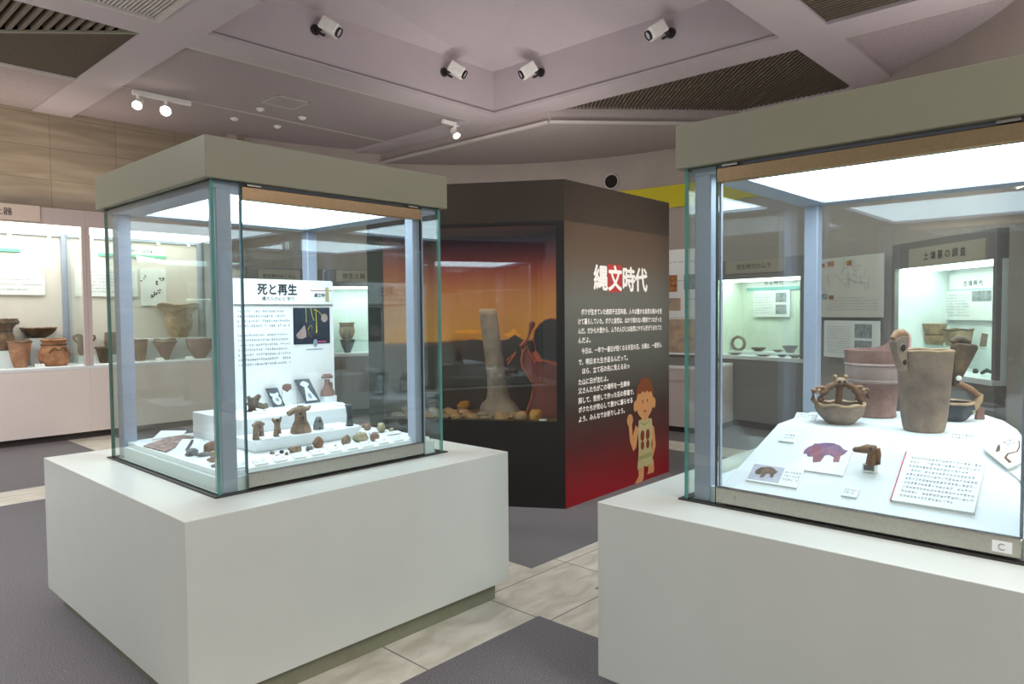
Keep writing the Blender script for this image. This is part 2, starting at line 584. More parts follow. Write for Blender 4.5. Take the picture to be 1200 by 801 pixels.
def copy_thing(src, loc=None, rz=None, label=None, scale=None):
    """a copy of a thing with copies of its parts and sub-parts"""
    c = src.copy()
    COL.objects.link(c)
    if loc is not None:
        c.location = loc
    if rz is not None:
        c.rotation_euler = (c.rotation_euler[0], c.rotation_euler[1], rz)
    if scale is not None:
        c.scale = scale
    if label:
        c['label'] = label
    for ch in list(src.children):
        d = ch.copy()
        COL.objects.link(d)
        d.parent = c
        for g in list(ch.children):
            e = g.copy()
            COL.objects.link(e)
            e.parent = d
    return c


VERT = (R(90), 0, 0)


def text(body, size, loc, mat, parent, rot=VERT, bold=0.0, sx=1.0, align='LEFT', name='lettering', spacing=1.0, label=None):
    """lettering set in the built-in font, turned into a flat mesh; bold = stroke thickening in metres"""
    c = bpy.data.curves.new(name, 'FONT')
    c.body = body
    c.size = size
    c.align_x = align
    c.space_line = spacing
    c.resolution_u = 3
    f = bpy.data.objects.new(name, c)
    COL.objects.link(f)
    bpy.context.view_layer.update()
    src = bpy.data.meshes.new_from_object(f.evaluated_get(bpy.context.evaluated_depsgraph_get()))
    bpy.data.objects.remove(f)
    bpy.data.curves.remove(c)
    b = MB()
    vs = [tuple(v.co) for v in src.vertices]
    fs = [tuple(p.vertices) for p in src.polygons]
    for k, (dx, dy) in enumerate([(0, 0)] + ([(bold, 0), (-bold, 0), (0, bold), (0, -bold)] if bold else [])):
        b.add([(x + dx, y + dy, z + k * 1e-5) for x, y, z in vs], fs)
    bpy.data.meshes.remove(src)
    o = b.build(name, mat, parent, label=label)
    o.location = loc
    o.rotation_euler = rot
    o.scale = (sx, 1, 1)
    return o


def marks(rows, w, lh, ch, seed, X, density=0.93, ragged=True):
    """rows of tiny print too small to read: little strokes laid out like characters (in the XY plane of X)"""
    rnd = random.Random(seed)
    mb = MB()
    for r in range(rows):
        end = w * (rnd.uniform(0.7, 1.0) if ragged and rnd.random() < 0.3 else 1.0)
        x = 0.0
        while x < end:
            if rnd.random() < density:
                h = ch * rnd.uniform(0.65, 1.0)
                y = -r * lh
                t = ch * 0.12
                cw = ch * 0.8
                z = 0.0
                def q(x0, x1, y0, y1):
                    mb.add([(x0, y0, z), (x1, y0, z), (x1, y1, z), (x0, y1, z)], [(0, 1, 2, 3)], X)
                k = rnd.randint(0, 3)
                q(x, x + cw, y + h * 0.45, y + h * 0.45 + t)
                q(x + cw * rnd.uniform(0.2, 0.6), x + cw * rnd.uniform(0.2, 0.6) + t, y, y + h)
                if k:
                    q(x, x + cw, y + h - t, y + h)
                if k > 1:
                    q(x, x + cw * 0.9, y, y + t)
            x += ch * 1.0
    return mb


def poly_flat(mb, pts, y, X=None):
    """flat print outline in the XZ plane, facing -Y"""
    mb.add([(p[0], y, p[1]) for p in pts], [tuple(range(len(pts)))], X)
    return mb


def ell(cx, cz, rx, rz, n=20, a0=0, a1=360):
    return [(cx + rx * math.cos(R(a0 + (a1 - a0) * i / n)), cz + rz * math.sin(R(a0 + (a1 - a0) * i / n))) for i in range(n + (a1 - a0 != 360))]

# ================================================================== THE ROOM
CX, CY, RAD = 4.437, 4.922, 4.74          # middle and radius of the round end of the hall
# floor: carpet fields divided by bands of stone slabs
mb = MB()
ca = [-4.5, -1.9, -1.43, 2.71, 3.19, 7.0, 7.5, 9.95]
cb = [-4.5, -2.0, -1.5, 2.34, 2.81, 7.0, 7.55, 11.1]
for i in range(len(ca) - 1):
    for j in range(len(cb) - 1):
        stone = i in (1, 3, 5) or j in (1, 3, 5)
        z = 0.0
        mb.add([(ca[i], cb[j], z), (ca[i + 1], cb[j], z), (ca[i + 1], cb[j + 1], z), (ca[i], cb[j + 1], z)], [(0, 1, 2, 3)], mi=1 if stone else 0)
mb.box(-4.5, 9.95, -4.5, 11.1, -0.2, -0.005)
struct(mb.build('floor', [M['carpet'], M['tile']]))


def arc_pts(r0, r1, t0, t1, n):
    a = [(CX + r0 * math.cos(R(t0 + (t1 - t0) * i / n)), CY + r0 * math.sin(R(t0 + (t1 - t0) * i / n))) for i in range(n + 1)]
    b = [(CX + r1 * math.cos(R(t0 + (t1 - t0) * i / n)), CY + r1 * math.sin(R(t0 + (t1 - t0) * i / n))) for i in range(n, -1, -1)]
    return b + a


def arc_wall(mb, r0, r1, t0, t1, z0, z1, n):
    for i in range(n):
        q0, q1 = t0 + (t1 - t0) * i / n, t0 + (t1 - t0) * (i + 1) / n
        mb.prism(arc_pts(r0, r1, q0, q1, 1), z0, z1)


mb = MB()
arc_wall(mb, RAD, RAD + 0.14, -82, 87, 2.215, 4.1, 68)
for t0, t1 in ((-82, -56), (-36.2, -20.6), (-3.4, 54.4)):
    arc_wall(mb, RAD, RAD + 0.14, t0, t1, 0, 2.215, max(4, int((t1 - t0) / 2.5)))
struct(mb.build('wall_right', M['drum'], smooth=True, ang=20))

mb = MB()
mb.box(-4.5, 4.86, 10.05, 10.25, 2.872, 4.1)
mb.box(-4.5, 1.165, 10.05, 10.25, 0, 2.872)
mb.box(4.79, 4.86, 9.55, 10.05, 2.872, 4.1)
struct(mb.build('wall_left', M['wallstone']))
mb = MB()
mb.box(-4.5, 4.86, 10.93, 11.1, 0, 2.872)
struct(mb.build('wall_back', M['drum']))
mb = MB()
mb.box(4.785, 4.86, 9.6, 10.24, 0, 2.872)
struct(mb.build('wall_left', M['drum']))

# ceiling: a square grid of flat beams at 4 m with coffers, vents and panels between them
mb = MB()
Z = 4.0
for y0, y1 in ((-1.8, -1.38), (2.24, 2.65), (6.25, 6.65)):
    mb.box(-4.5, 6.86 if y0 > 3 else 9.2, y0, y1, Z, Z + 0.12)
YB = [-4.5, -1.8, -1.38, 2.24, 2.65, 6.25, 6.65, 10.05]
for x0, x1 in ((-1.98, -1.57), (2.45, 2.86), (6.45, 6.86)):
    for j in range(0, 7, 2):
        y0, y1 = YB[j], YB[j + 1]
        mb.box(x0, x1, y0, y1, Z, Z + 0.12)
mb.box(8.5, 9.2, 2.65, 4.0, Z, Z + 0.12)
struct(mb.build('ceiling', M['ceil']))


def flat_ceiling(x0, x1, y0, y1, z, mat, th=0.05):
    b = MB()
    b.box(x0, x1, y0, y1, z, z + th)
    return struct(b.build('ceiling', mat))


flat_ceiling(2.86, 6.86, 6.65, 10.05, 4.05, M['acoustic'])
flat_ceiling(-1.57, 2.45, 8.42, 10.05, 4.02, M['acoustic'])
flat_ceiling(-4.5, -1.98, -4.5, 10.05, 4.05, M['ceil'])
flat_ceiling(-1.57, 2.45, 2.65, 5.62, 4.05, M['ceil'])
flat_ceiling(-1.57, 2.45, -1.38, 2.24, 4.05, M['ceil'])
flat_ceiling(2.86, 4.85, -1.38, 2.24, 4.05, M['ceil'])
flat_ceiling(-1.57, 9.2, -4.5, -1.8, 4.05, M['ceil'])
flat_ceiling(6.86, 9.2, -1.38, 2.24, 4.03, M['acoustic'])
# thin shadow-gap trims round the panels
mb = MB()
mb.box(2.86, 6.8, 6.65, 6.73, 4.012, 4.05)
mb.box(2.86, 6.8, 6.735, 6.75, 4.04, 4.052)
mb.box(2.86, 6.8, 8.46, 8.485, 4.04, 4.055)
mb.box(4.25, 4.27, 7.55, 7.95, 4.043, 4.052)
mb.box(4.65, 4.67, 7.55, 7.95, 4.043, 4.052)
mb.box(4.25, 4.67, 7.55, 7.57, 4.043, 4.052)
mb.box(4.25, 4.67, 7.93, 7.95, 4.043, 4.052)
struct(mb.build('trim_1', M['grille']))
mb = MB()
mb.box(6.885, 6.91, -1.38, 2.24, 4.01, 4.035)
mb.box(-1.57, 2.45, 8.4, 8.425, 3.99, 4.03)
struct(mb.build('trim_2', M['grille']))

# the big coffer: upright sides, then folded planes rising to the top
mb = MB()
x0, x1, y0, y1, z0, z1 = 2.864, 6.446, 2.654, 6.246, 4.001, 4.53
for a, b in (((x0, y1), (x1, y1)), ((x1, y1), (x1, y0)), ((x1, y0), (x0, y0)), ((x0, y0), (x0, y1))):
    mb.add([(a[0], a[1], z0), (b[0], b[1], z0), (b[0], b[1], z1), (a[0], a[1], z1)], [(0, 1, 2, 3)])
ap = (4.95, 4.1, 5.3)
cs = [(x0, y1), (x1, y1), (x1, y0), (x0, y0)]
ms = [(4.5, 5.99, 4.71), (6.1, 4.5, 4.72), (4.65, 2.95, 4.71), (3.15, 4.45, 4.71)]
for i in range(4):
    a, b, m_ = cs[i], cs[(i + 1) % 4], ms[i]
    mb.add([(a[0], a[1], z1), (b[0], b[1], z1), m_, ap], [(0, 1, 2), (0, 2, 3), (1, 3, 2)])
struct(mb.build('ceiling', M['ceil']))
mb = MB()   # fine recessed joint that runs along the foot of the coffer sides
mb.box(x0, x1, y1 - 0.008, y1, 4.03, 4.04)
mb.box(x1 - 0.008, x1, y0, y1 - 0.008, 4.03, 4.04)
struct(mb.build('trim_3', M['frame']))

# lower ring of ceiling along the round wall, with its pale lip
mb = MB()
ring = [(6.80, 9.62), (6.80, 5.64), (8.56, 3.98), (9.15, 3.98)]
ring += [(CX + 4.76 * math.cos(R(t)), CY + 4.76 * math.sin(R(t))) for t in range(-8, 64, 6)]
mb.prism(ring, 3.87, 4.11)
struct(mb.build('ceiling', M['ringceil']))
mb = MB()
for a, b in (((6.80, 9.6), (6.80, 5.64)), ((6.80, 5.64), (8.56, 3.98))):
    d = Vector((b[0] - a[0], b[1] - a[1], 0)).normalized()
    n = Vector((-d.y, d.x, 0)) * -0.05
    mb.prism([(a[0], a[1]), (b[0], b[1]), (b[0] + n.x, b[1] + n.y), (a[0] + n.x, a[1] + n.y)][::-1], 3.845, 3.875)
struct(mb.build('trim_4', M['grille']))


# air vents in the ceiling
def vent(label, outline, z, slat_dir, pitch, wslat, mats, clip, extra=None):
    t = thing('ceiling_vent', label, 'vent', (outline[0][0], outline[0][1], z), group='brown slatted vents in the ceiling grid')
    ox, oy = outline[0]
    b = MB()
    b.prism([(p[0] - ox, p[1] - oy) for p in outline], 0.085, 0.10)
    b.build('backing', mats[0], t)
    s = MB()
    d = Vector((math.cos(slat_dir), math.sin(slat_dir)))
    n = Vector((-d.y, d.x))
    vals = [Vector(p).dot(n) for p in clip]
    k = math.floor(min(vals) / pitch)
    while k * pitch < max(vals):
        c = k * pitch
        hits = []
        for i in range(len(clip)):
            p, q = Vector(clip[i]), Vector(clip[(i + 1) % len(clip)])
            a, bb = p.dot(n) - c, q.dot(n) - c
            if a * bb < 0:
                hits.append((p + (q - p) * (a / (a - bb))).dot(d))
        if len(hits) == 2:
            u0, u1 = min(hits), max(hits)
            if u1 - u0 > 0.02:
                w = wslat / 2
                pts = [d * u0 + n * (c - w), d * u1 + n * (c - w), d * u1 + n * (c + w), d * u0 + n * (c + w)]
                s.prism([(p.x - ox, p.y - oy) for p in pts], 0.0, 0.07)
        k += 1
    s.build('slats', mats[1], t)
    if extra:
        extra(t, ox, oy)
    return t


def v1_extra(t, ox, oy):
    b = MB()
    b.prism([(p[0] - ox, p[1] - oy) for p in ((2.45, 6.67), (2.45, 8.40), (0.0, 8.40), (0.72, 8.40))][:3] if False else
            [(p[0] - ox, p[1] - oy) for p in ((2.45, 6.67), (2.45, 8.40), (0.72, 8.40))], 0.0, 0.02)
    b.build('mesh_panel', M['ventmesh'], t)
    b = MB()
    d = 0.02
    b.prism([(p[0] - ox, p[1] - oy) for p in ((2.45, 6.65), (2.45, 6.65 + d * 1.4), (0.72, 8.40), (0.70, 8.38))], -0.012, 0.01)
    b.build('divider', M['plinth'], t)


vent('brown slatted vent with a plain mesh half, above the left wall showcases',
     [(-1.57, 6.65), (2.45, 6.65), (2.45, 8.40), (-1.57, 8.40)], 4.015, R(90), 0.075, 0.035, (M['ventback'], M['slat']),
     [(-1.57, 6.65), (2.44, 6.65), (0.70, 8.39), (-1.57, 8.39)], v1_extra)
vent('dark slatted vent above the right display case, cut off by a slanting ceiling edge',
     [(6.87, 2.68), (8.5, 2.68), (8.5, 3.95), (6.87, 5.5)], 4.015, R(45), 0.045, 0.022, (M['ventback'], M['slat']),
     [(6.88, 2.69), (8.49, 2.69), (8.49, 3.98), (6.88, 5.5)])
vent('dark slatted vent at the top of the picture, over the right display case',
     [(4.85, -1.38), (6.45, -1.38), (6.45, 2.24), (4.85, 2.24)], 4.015, R(90), 0.05, 0.024, (M['ventback'], M['slat']),
     [(4.86, -1.37), (6.44, -1.37), (6.44, 2.23), (4.86, 2.23)])
t = thing('air_grille', 'white slatted air grille at the top edge of the picture, left of the coffer', 'vent', (0.44, 5.62, 4.0))
b = MB()
b.box(0, 2.01, 0, 0.03, -0.02, 0.06); b.box(0, 2.01, 0.6, 0.63, -0.02, 0.06); b.box(0, 0.03, 0.03, 0.6, -0.02, 0.06); b.box(1.98, 2.01, 0.03, 0.6, -0.02, 0.06)
b.build('frame', M['grille'], t)
b = MB()
for k in range(64):
    b.box(0.04 + k * 0.0305, 0.056 + k * 0.0305, 0.03, 0.6, 0.0, 0.03)
b.build('slats', M['grille'], t)
b = MB(); b.box(0.03, 1.98, 0.03, 0.6, 0.045, 0.06); b.build('backing', M['frame'], t)

# round black vent hole high in the curved wall
t = thing('round_vent', 'round black vent hole with a pale ring, high on the curved wall', 'vent',
          (CX + 4.735 * math.cos(R(16.2)), CY + 4.735 * math.sin(R(16.2)), 3.5), R(16.2 - 90))
Y90 = Matrix.Rotation(R(90), 4, 'X')
b = MB(); b.lathe([(0.118, 0), (0.118, 0.03), (0.10, 0.03), (0.10, 0.0)], 40, X=Y90); b.build('ring', M['grille'], t, True)
b = MB(); b.lathe([(0.099, 0.001), (0.099, 0.012)], 40, X=Y90); b.build('opening', M['ventback'], t)

# yellow banner running round the wall
mb = MB()
arc_wall(mb, RAD - 0.06, RAD - 0.004, -12, 24, 3.03, 3.34, 24)
o = mb.build('banner', M['yellow'], smooth=True, ang=20)
tag(o, 'plain yellow banner running along the curved wall behind the black column', 'banner')


# ================================================================== LAMPS
def projector(label, loc, rz, aim):
    """white box lamp on a black bracket fixed to a coffer side; local +Y points out of the wall"""
    t = thing('box_spotlight', label, 'lamp', loc, rz, 'white box spotlights on the coffer sides')
    b = MB(); b.lathe([(0.05, 0), (0.05, 0.025), (0.03, 0.03)], 20, X=Matrix.Rotation(R(-90), 4, 'X'))
    b.tube([(0, 0.02, 0), (0, 0.06, -0.01), (aim * 0.03, 0.09, 0.0)], 0.018, 8)
    b.tube([(0, 0.05, -0.02), (aim * 0.03, 0.075, -0.05), (aim * 0.06, 0.09, -0.06)], 0.014, 8)
    b.build('bracket', M['lampblack'], t, True)
    X = Matrix.Translation((aim * 0.09, 0.13, 0.02)) @ Matrix.Scale(1.25, 4) @ Matrix.Rotation(R(-aim * 38), 4, 'Z') @ Matrix.Rotation(R(-32), 4, 'X')
    b = MB(); b.box(-0.055, 0.055, -0.07, 0.075, -0.05, 0.05, X, bev=0.008); h = b.build('housing', M['lampwhite'], t)
    b = MB(); b.lathe([(0.04, 0), (0.04, 0.02), (0.033, 0.02), (0.033, 0.004)], 20, X=X @ Matrix.Translation((0, 0.075, 0)) @ Matrix.Rotation(R(-90), 4, 'X'))
    b.build('lens_ring', M['lampblack'], h, True)
    b = MB(); b.lathe([(0.033, 0.001), (0.033, 0.012), (0.0, 0.018)], 20, X=X @ Matrix.Translation((0, 0.075, 0)) @ Matrix.Rotation(R(-90), 4, 'X'))
    b.build('lens', M['lens'], h, True)
    return t


projector('white box spotlight on the coffer side, high above the left display case', (3.93, 6.25, 4.335), pi, -1)
projector('white box spotlight on the coffer side, just left of the coffer corner', (5.62, 6.25, 4.325), pi, -1)
projector('white box spotlight on the coffer side, just right of the coffer corner', (6.45, 5.46, 4.335), pi / 2, 1)
projector('white box spotlight on the coffer side, nearest the right display case', (6.45, 3.75, 4.33), pi / 2, 1)


def track(label, x0, x1, y, z, heads, name='track_light'):
    t = thing(name, label, 'lamp', (x0, y, z))
    b = MB(); b.box(0, x1 - x0, -0.025, 0.025, -0.05, 0.0, bev=0.005); b.build('track', M['lampwhite'], t)
    for hx, d, big in heads:
        d = Vector(d).normalized()
        q = d.to_track_quat('Z', 'Y').to_matrix().to_4x4()
        X = Matrix.Translation((hx, 0, -0.14)) @ q
        b = MB(); b.tube([(hx, 0, -0.05), (hx, 0, -0.13)], 0.02, 10); b.build('stem', M['lampwhite'], t, True)
        b = MB(); b.lathe([(0.03, -0.08), (0.045, -0.06), (0.05 * big, 0.05), (0.056 * big, 0.06), (0.05 * big, 0.06), (0.04, 0.02)], 24, X=X)
        h = b.build('lamp_head', M['lampwhite'], t, True)
        b = MB(); b.lathe([(0.048 * big, 0.045), (0.048 * big, 0.052), (0.0, 0.058)], 24, X=X); b.build('bulb', M['lampglow'], h, True)
    return t


track('white ceiling track with two lit spot heads, above the left wall showcases', 3.02, 3.66, 8.48, 4.04,
      [(0.06, (-0.55, -0.8, -0.7), 1.0), (0.36, (-0.5, -0.85, -0.75), 1.15)])
track('short ceiling track with one lit spot head, below the coffer corner', 6.22, 6.50, 6.95, 4.04,
      [(0.22, (-0.1, -0.75, -0.9), 0.9)])
spot('added_panel_spot', (4.9, -0.4, 3.9), (5.2, 3.5, 1.2), 520, (1.0, 0.95, 0.9), 42, 0.8, 0.08)  # added spot to brighten the printed column face, belongs to no track head
spot('track_lamp_light', (3.05, 8.38, 3.85), (1.4, 4.2, 0.0), 90, (1.0, 0.86, 0.7), 60)
spot('track_lamp_light', (6.42, 6.85, 3.85), (4.6, 3.2, 1.4), 60, (1.0, 0.86, 0.72), 40)
for i, (x, y) in enumerate(((4.36, 8.83), (4.38, 8.2), (4.935, 8.79), (4.94, 8.18))):
    b = MB(); b.lathe([(0.05, 0.0), (0.05, -0.012), (0.028, -0.03), (0.0, -0.032)], 20)
    o = b.build('ceiling_sensor', M['lampwhite'], None, True)
    o.location = (x, y, 4.05)
    tag(o, 'small round white fitting, one of four dotted over the ceiling panel', 'sensor', 'round fittings on the ceiling panel')


# ================================================================== FREE-STANDING DISPLAY CASES
def display_case(label, loc, rz, right_post=0.553):
    t = thing('display_case', label, 'display case', loc, rz, 'free-standing glass display cases')
    g = 0.6175
    b = MB(); b.box(-0.858, 0.858, -0.872, 0.9, 0.10, 0.80); b.build('pedestal', M['white'], t, bevel=0.003)
    b = MB(); b.box(-0.80, 0.80, -0.82, 0.85, 0.0, 0.10); b.build('plinth', M['plinth'], t)
    b = MB()
    b.box(-g - 0.018, g + 0.018, -g - 0.018, -g + 0.012, 0.80, 0.806); b.box(-g - 0.018, g + 0.018, g - 0.012, g + 0.018, 0.80, 0.806)
    b.box(-g - 0.018, -g + 0.012, -g + 0.012, g - 0.012, 0.80, 0.806); b.box(g - 0.012, g + 0.018, -g + 0.012, g - 0.012, 0.80, 0.806)
    b.build('gasket', M['gasket'], t)
    zb, zt = 0.806, 2.10
    th = 0.014

    def pane(x0, x1, y0, y1, nm='glass_pane', z0=zb, z1=zt):
        q = MB()
        q.box(x0, x1, y0, y1, z0, z1)
        o = q.build(nm, [M['glass'], M['gasket'] if nm == 'door_pane' else M['edge']], t)
        thin_x = (x1 - x0) < (y1 - y0)
        for p in o.data.polygons:
            nx, ny, nz = (abs(c) for c in p.normal)
            if (thin_x and nx < 0.5) or (not thin_x and ny < 0.5):
                p.material_index = 1
    pane(-g, -g + th, -g, g)
    pane(g - th, g, -g, g)
    pane(-g + th, g - th, g - th, g)
    pane(-g + th, -0.487, -g, -g + th)
    pane(0.487, g - th, -g, -g + th)
    pane(-0.483, 0.483, -g, -g + th, 'door_pane', 0.874, 2.035)
    for sx in (-1, 1):
        for sy in (-1, 1):
            q = MB(); x, y = (right_post if sx > 0 and sy < 0 else sx * 0.553), sy * 0.563
            q.box(x - 0.034, x + 0.034, y - 0.034, y + 0.034, 0.80, 2.10, bev=0.004)
            q.build('corner_post', M['post'], t)
    b = MB(); b.box(-0.483, 0.483, -g - 0.004, -g + 0.03, 0.812, 0.872, bev=0.003)
    b.tube([(-0.41, -g - 0.008, 0.842), (-0.41, -g - 0.002, 0.842)], 0.009, 12)
    b.build('door_rail', M['steel'], t)
    b = MB(); b.box(-0.483, 0.483, -g - 0.004, -g + 0.03, 2.03, 2.085, bev=0.003); b.build('door_header', M['brass'], t)
    for sx in (-1, 1):
        b = MB(); b.box(sx * 0.43 - 0.03, sx * 0.43 + 0.03, -g - 0.006, -g + 0.004, 2.088, 2.097); b.build('lock', M['steel'], t)
        b = MB(); b.box(sx * 0.478 - 0.004, sx * 0.478 + 0.004, -g + 0.018, -g + 0.032, 0.874, 2.03); b.build('door_stile', M['post'], t)
    b = MB(); b.box(-0.585, 0.585, -0.585, 0.585, 0.80, 0.862)
    b.build('case_floor', M['skirtwhite'], t)
    # canopy with lamp box
    b = MB(); b.box(-0.645, 0.645, -0.645, 0.655, 2.10, 2.268); b.build('canopy', M['hood'], t, bevel=0.003)
    b = MB()
    b.box(-0.60, 0.60, -0.60, -0.47, 2.07, 2.0995); b.box(-0.60, 0.60, 0.47, 0.60, 2.07, 2.0995)
    b.box(-0.60, -0.47, -0.47, 0.47, 2.07, 2.0995); b.box(0.47, 0.60, -0.47, 0.47, 2.07, 2.0995)
    b.build('lamp_frame', M['post'], t)
    b = MB(); b.box(-0.47, 0.47, -0.47, 0.47, 2.085, 2.0995); b.build('light_diffuser', M['diff'], t)
    return t


caseL = display_case('glass display case on a white pedestal at left, holding a white text board and figurines', (1.92, 3.48, 0), 0, 0.482)
caseR = display_case('glass display case on a white pedestal at right, holding pots on a sloping white deck', (3.14, 0.79, 0), -pi / 2)
b = MB(); b.box(0.41, 0.46, -0.6235, -0.6212, 0.824, 0.858); s_ = b.build('sticker', M['card'], caseR)
b = MB(); b.tube([(0.435 + 0.009 * math.cos(R(a)), -0.6236, 0.841 + 0.009 * math.sin(R(a))) for a in range(45, 316, 30)], 0.0016, 6); b.build('sticker_mark', M['inkgrey'], s_)


# ================================================================== BLACK EXHIBIT COLUMN
K = Vector((4.349, 3.467, 0))
S = 1.67
HT = 2.572
col = thing('exhibit_stand', 'tall dark hexagonal column with a sunset diorama window and white Japanese lettering', 'exhibit stand', K)
# corner points of the hexagon, local to the front corner
pts = [Vector((0, 0))]
pL = Vector((math.cos(R(122)), math.sin(R(122)))) * 1.62
pts += [Vector((math.cos(R(2)), math.sin(R(2)))) * S, Vector((2.1, 1.25)), Vector((1.2, 2.3)), Vector((-0.06, 2.0)), pL]
dl = (pL - pts[0]).normalized()                       # along the window face, away from the corner
nl = Vector((dl.y, -dl.x))                            # points out of that face or in
if nl.dot(Vector((-1, -1))) < 0:
    nl = -nl


def wf(u, d):
    """point on the window face: u metres from the corner, d metres inside"""
    p = dl * u - nl * d
    return (p.x, p.y)


zw0, zw1 = 0.685, 2.225
u0, u1 = 0.065, 1.5
b = MB()
tw = 0.05


def inset(p, q, d):
    v = (q - p).normalized()
    return Vector((-v.y, v.x)) * d


# solid outer shell: right faces, then the window face in pieces round the opening
for i in range(1, 5):
    p, q = pts[i], pts[(i + 1) % 6]
    n_ = inset(p, q, tw)
    b.prism([(p.x, p.y), (q.x, q.y), (q.x + n_.x, q.y + n_.y), (p.x + n_.x, p.y + n_.y)], 0, 2.255)
b.prism([wf(0, 0), wf(0, tw), wf(u0, tw), wf(u0, 0)][::-1], 0, 2.255)
b.prism([wf(u1, 0), wf(u1, tw), wf(1.62, tw), wf(1.62, 0)][::-1], 0, 2.255)
b.prism([wf(u0, 0), wf(u0, tw), wf(u1, tw), wf(u1, 0)][::-1], 0, zw0)
b.prism([wf(u0, 0), wf(u0, tw), wf(u1, tw), wf(u1, 0)][::-1], zw1, 2.255)
b.build('shell', M['black'], col)
b = MB()
b.prism([(p.x, p.y) for p in pts], 2.255, HT)
b.build('top_band', M['brownblack'], col)
# printed face with the lettering
M['print'] = ramp_z('printed_panel', [(0.0, (140, 18, 28)), (0.08, (122, 22, 28)), (0.2, (80, 32, 33)), (0.32, (66, 54, 50)), (0.5, (84, 86, 80)),
                                     (0.72, (94, 92, 84)), (0.86, (94, 80, 66)), (1.0, (88, 70, 56))], 2, 0.35, 0.0, 2.255, 0.04, 2)
p, q = pts[0], pts[1]
n_ = inset(p, q, tw)
b = MB()
b.prism([(p.x, p.y), (q.x, q.y), (q.x + n_.x, q.y + n_.y), (p.x + n_.x, p.y + n_.y)], 0, 2.255)
face = b.build('printed_panel', M['print'], col)
face_rot = (R(90), 0, R(2))
FX = Matrix.Rotation(R(2), 4, 'Z')


def fp(u, z, d=0.003):
    v = FX @ Vector((u, -d, z))
    return (v.x, v.y, v.z)


b = MB(); poly_flat(b, [(0.612, 1.712), (0.826, 1.712), (0.826, 1.945), (0.612, 1.945)], -0.002, FX); b.build('red_square', M['red'], face)
for ch, u in (('縄', 0.392), ('文', 0.612), ('時', 0.828), ('代', 1.04)):
    text(ch, 0.222, fp(u, 1.745, 0.004), M['whitepaint'], face, face_rot, 0.0075, 0.98, label='large white title characters')
lines = ['　ボクが生きていた約四千五百年前、人々は豊かな自然の恵みを受',
         'けて暮らしていた。ボクと自然は、はかり知れない関係でつながった',
         'んだ。だから大昔から、ムラの人びとは自然にやすらぎがうまれてた',
         'んだよ。',
         '　今日は、一年で一番日が短くなる冬至の日。太陽は、一度死ん',
         'で、明日また生き返るんだって。',
         '　ほら、立て石の先に見える尖っ',
         'た山に日が沈むよ。',
         '父さんたちがこの場所を一生懸命',
         '探して、苦労して作った石の祭壇で、',
         'ボクたちが安心して豊かに暮らせる',
         'よう、みんなでお祈りしよう。']
zs = [1.527, 1.45, 1.375, 1.30, 1.212, 1.125, 1.05, 0.965, 0.895, 0.815, 0.742, 0.665]
for i, (ln, z) in enumerate(zip(lines, zs)):
    width = 1.352 if i in (0, 1, 2, 4) else 0.052 * len(ln)
    text(ln, 0.052, fp(0.172, z, 0.004), M['whitepaint'], face, face_rot, 0.0016, width / (0.052 * len(ln)), label='white body text')
# plain painted child in a tunic at the foot of the panel
fig = MB()
poly_flat(fig, ell(1.21, 0.735, 0.155, 0.165), -0.004, FX)
poly_flat(fig, ell(1.045, 0.70, 0.03, 0.05), -0.0042, FX)
poly_flat(fig, ell(1.375, 0.70, 0.03, 0.05), -0.0042, FX)
poly_flat(fig, [(1.15, 0.55), (1.27, 0.55), (1.27, 0.60), (1.15, 0.60)], -0.0044, FX)
poly_flat(fig, [(0.95, 0.40), (1.01, 0.30), (1.06, 0.33), (1.10, 0.50), (1.05, 0.53), (1.0, 0.44), (0.985, 0.56), (0.93, 0.56)], -0.0038, FX)
poly_flat(fig, ell(0.955, 0.585, 0.05, 0.055), -0.0036, FX)
poly_flat(fig, [(1.34, 0.50), (1.38, 0.47), (1.41, 0.30), (1.36, 0.20), (1.32, 0.23), (1.35, 0.32), (1.31, 0.46)], -0.0038, FX)
poly_flat(fig, [(1.10, 0.06), (1.03, 0.0), (1.16, 0.0), (1.19, 0.03), (1.20, 0.17), (1.10, 0.17)], -0.0036, FX)
poly_flat(fig, [(1.27, 0.17), (1.27, 0.08), (1.25, 0.05), (1.37, 0.05), (1.38, 0.09), (1.37, 0.17)], -0.0036, FX)
fig.build('painted_skin_areas', M['skin'], face, label='painted child in a tunic')
h = MB()
poly_flat(h, [(1.055, 0.74), (1.06, 0.84), (1.10, 0.90), (1.14, 0.93), (1.17, 0.95), (1.21, 0.935), (1.25, 0.95), (1.29, 0.92), (1.33, 0.88), (1.365, 0.82), (1.365, 0.74),
              (1.33, 0.80), (1.31, 0.815), (1.28, 0.80), (1.25, 0.825), (1.21, 0.805), (1.17, 0.825), (1.13, 0.80), (1.09, 0.81)], -0.005, FX)
h.build('painted_hair', M['hair'], face)
h = MB()
poly_flat(h, [(1.10, 0.565), (1.16, 0.57), (1.21, 0.545), (1.26, 0.57), (1.335, 0.555), (1.345, 0.45), (1.325, 0.30), (1.36, 0.14), (1.32, 0.125), (1.28, 0.14), (1.24, 0.12),
              (1.20, 0.14), (1.16, 0.12), (1.12, 0.135), (1.075, 0.12), (1.10, 0.30), (1.09, 0.45)], -0.005, FX)
h.build('painted_tunic', M['tunic'], face)
h = MB()
poly_flat(h, [(1.095, 0.24), (1.33, 0.25), (1.335, 0.21), (1.088, 0.20)], -0.0056, FX)
poly_flat(h, ell(1.21, 0.56, 0.085, 0.05, 12, 180, 360) + ell(1.21, 0.565, 0.07, 0.035, 12, 360, 180), -0.0056, FX)
h.build('painted_trim', M['tunicdark'], face)
h = MB()
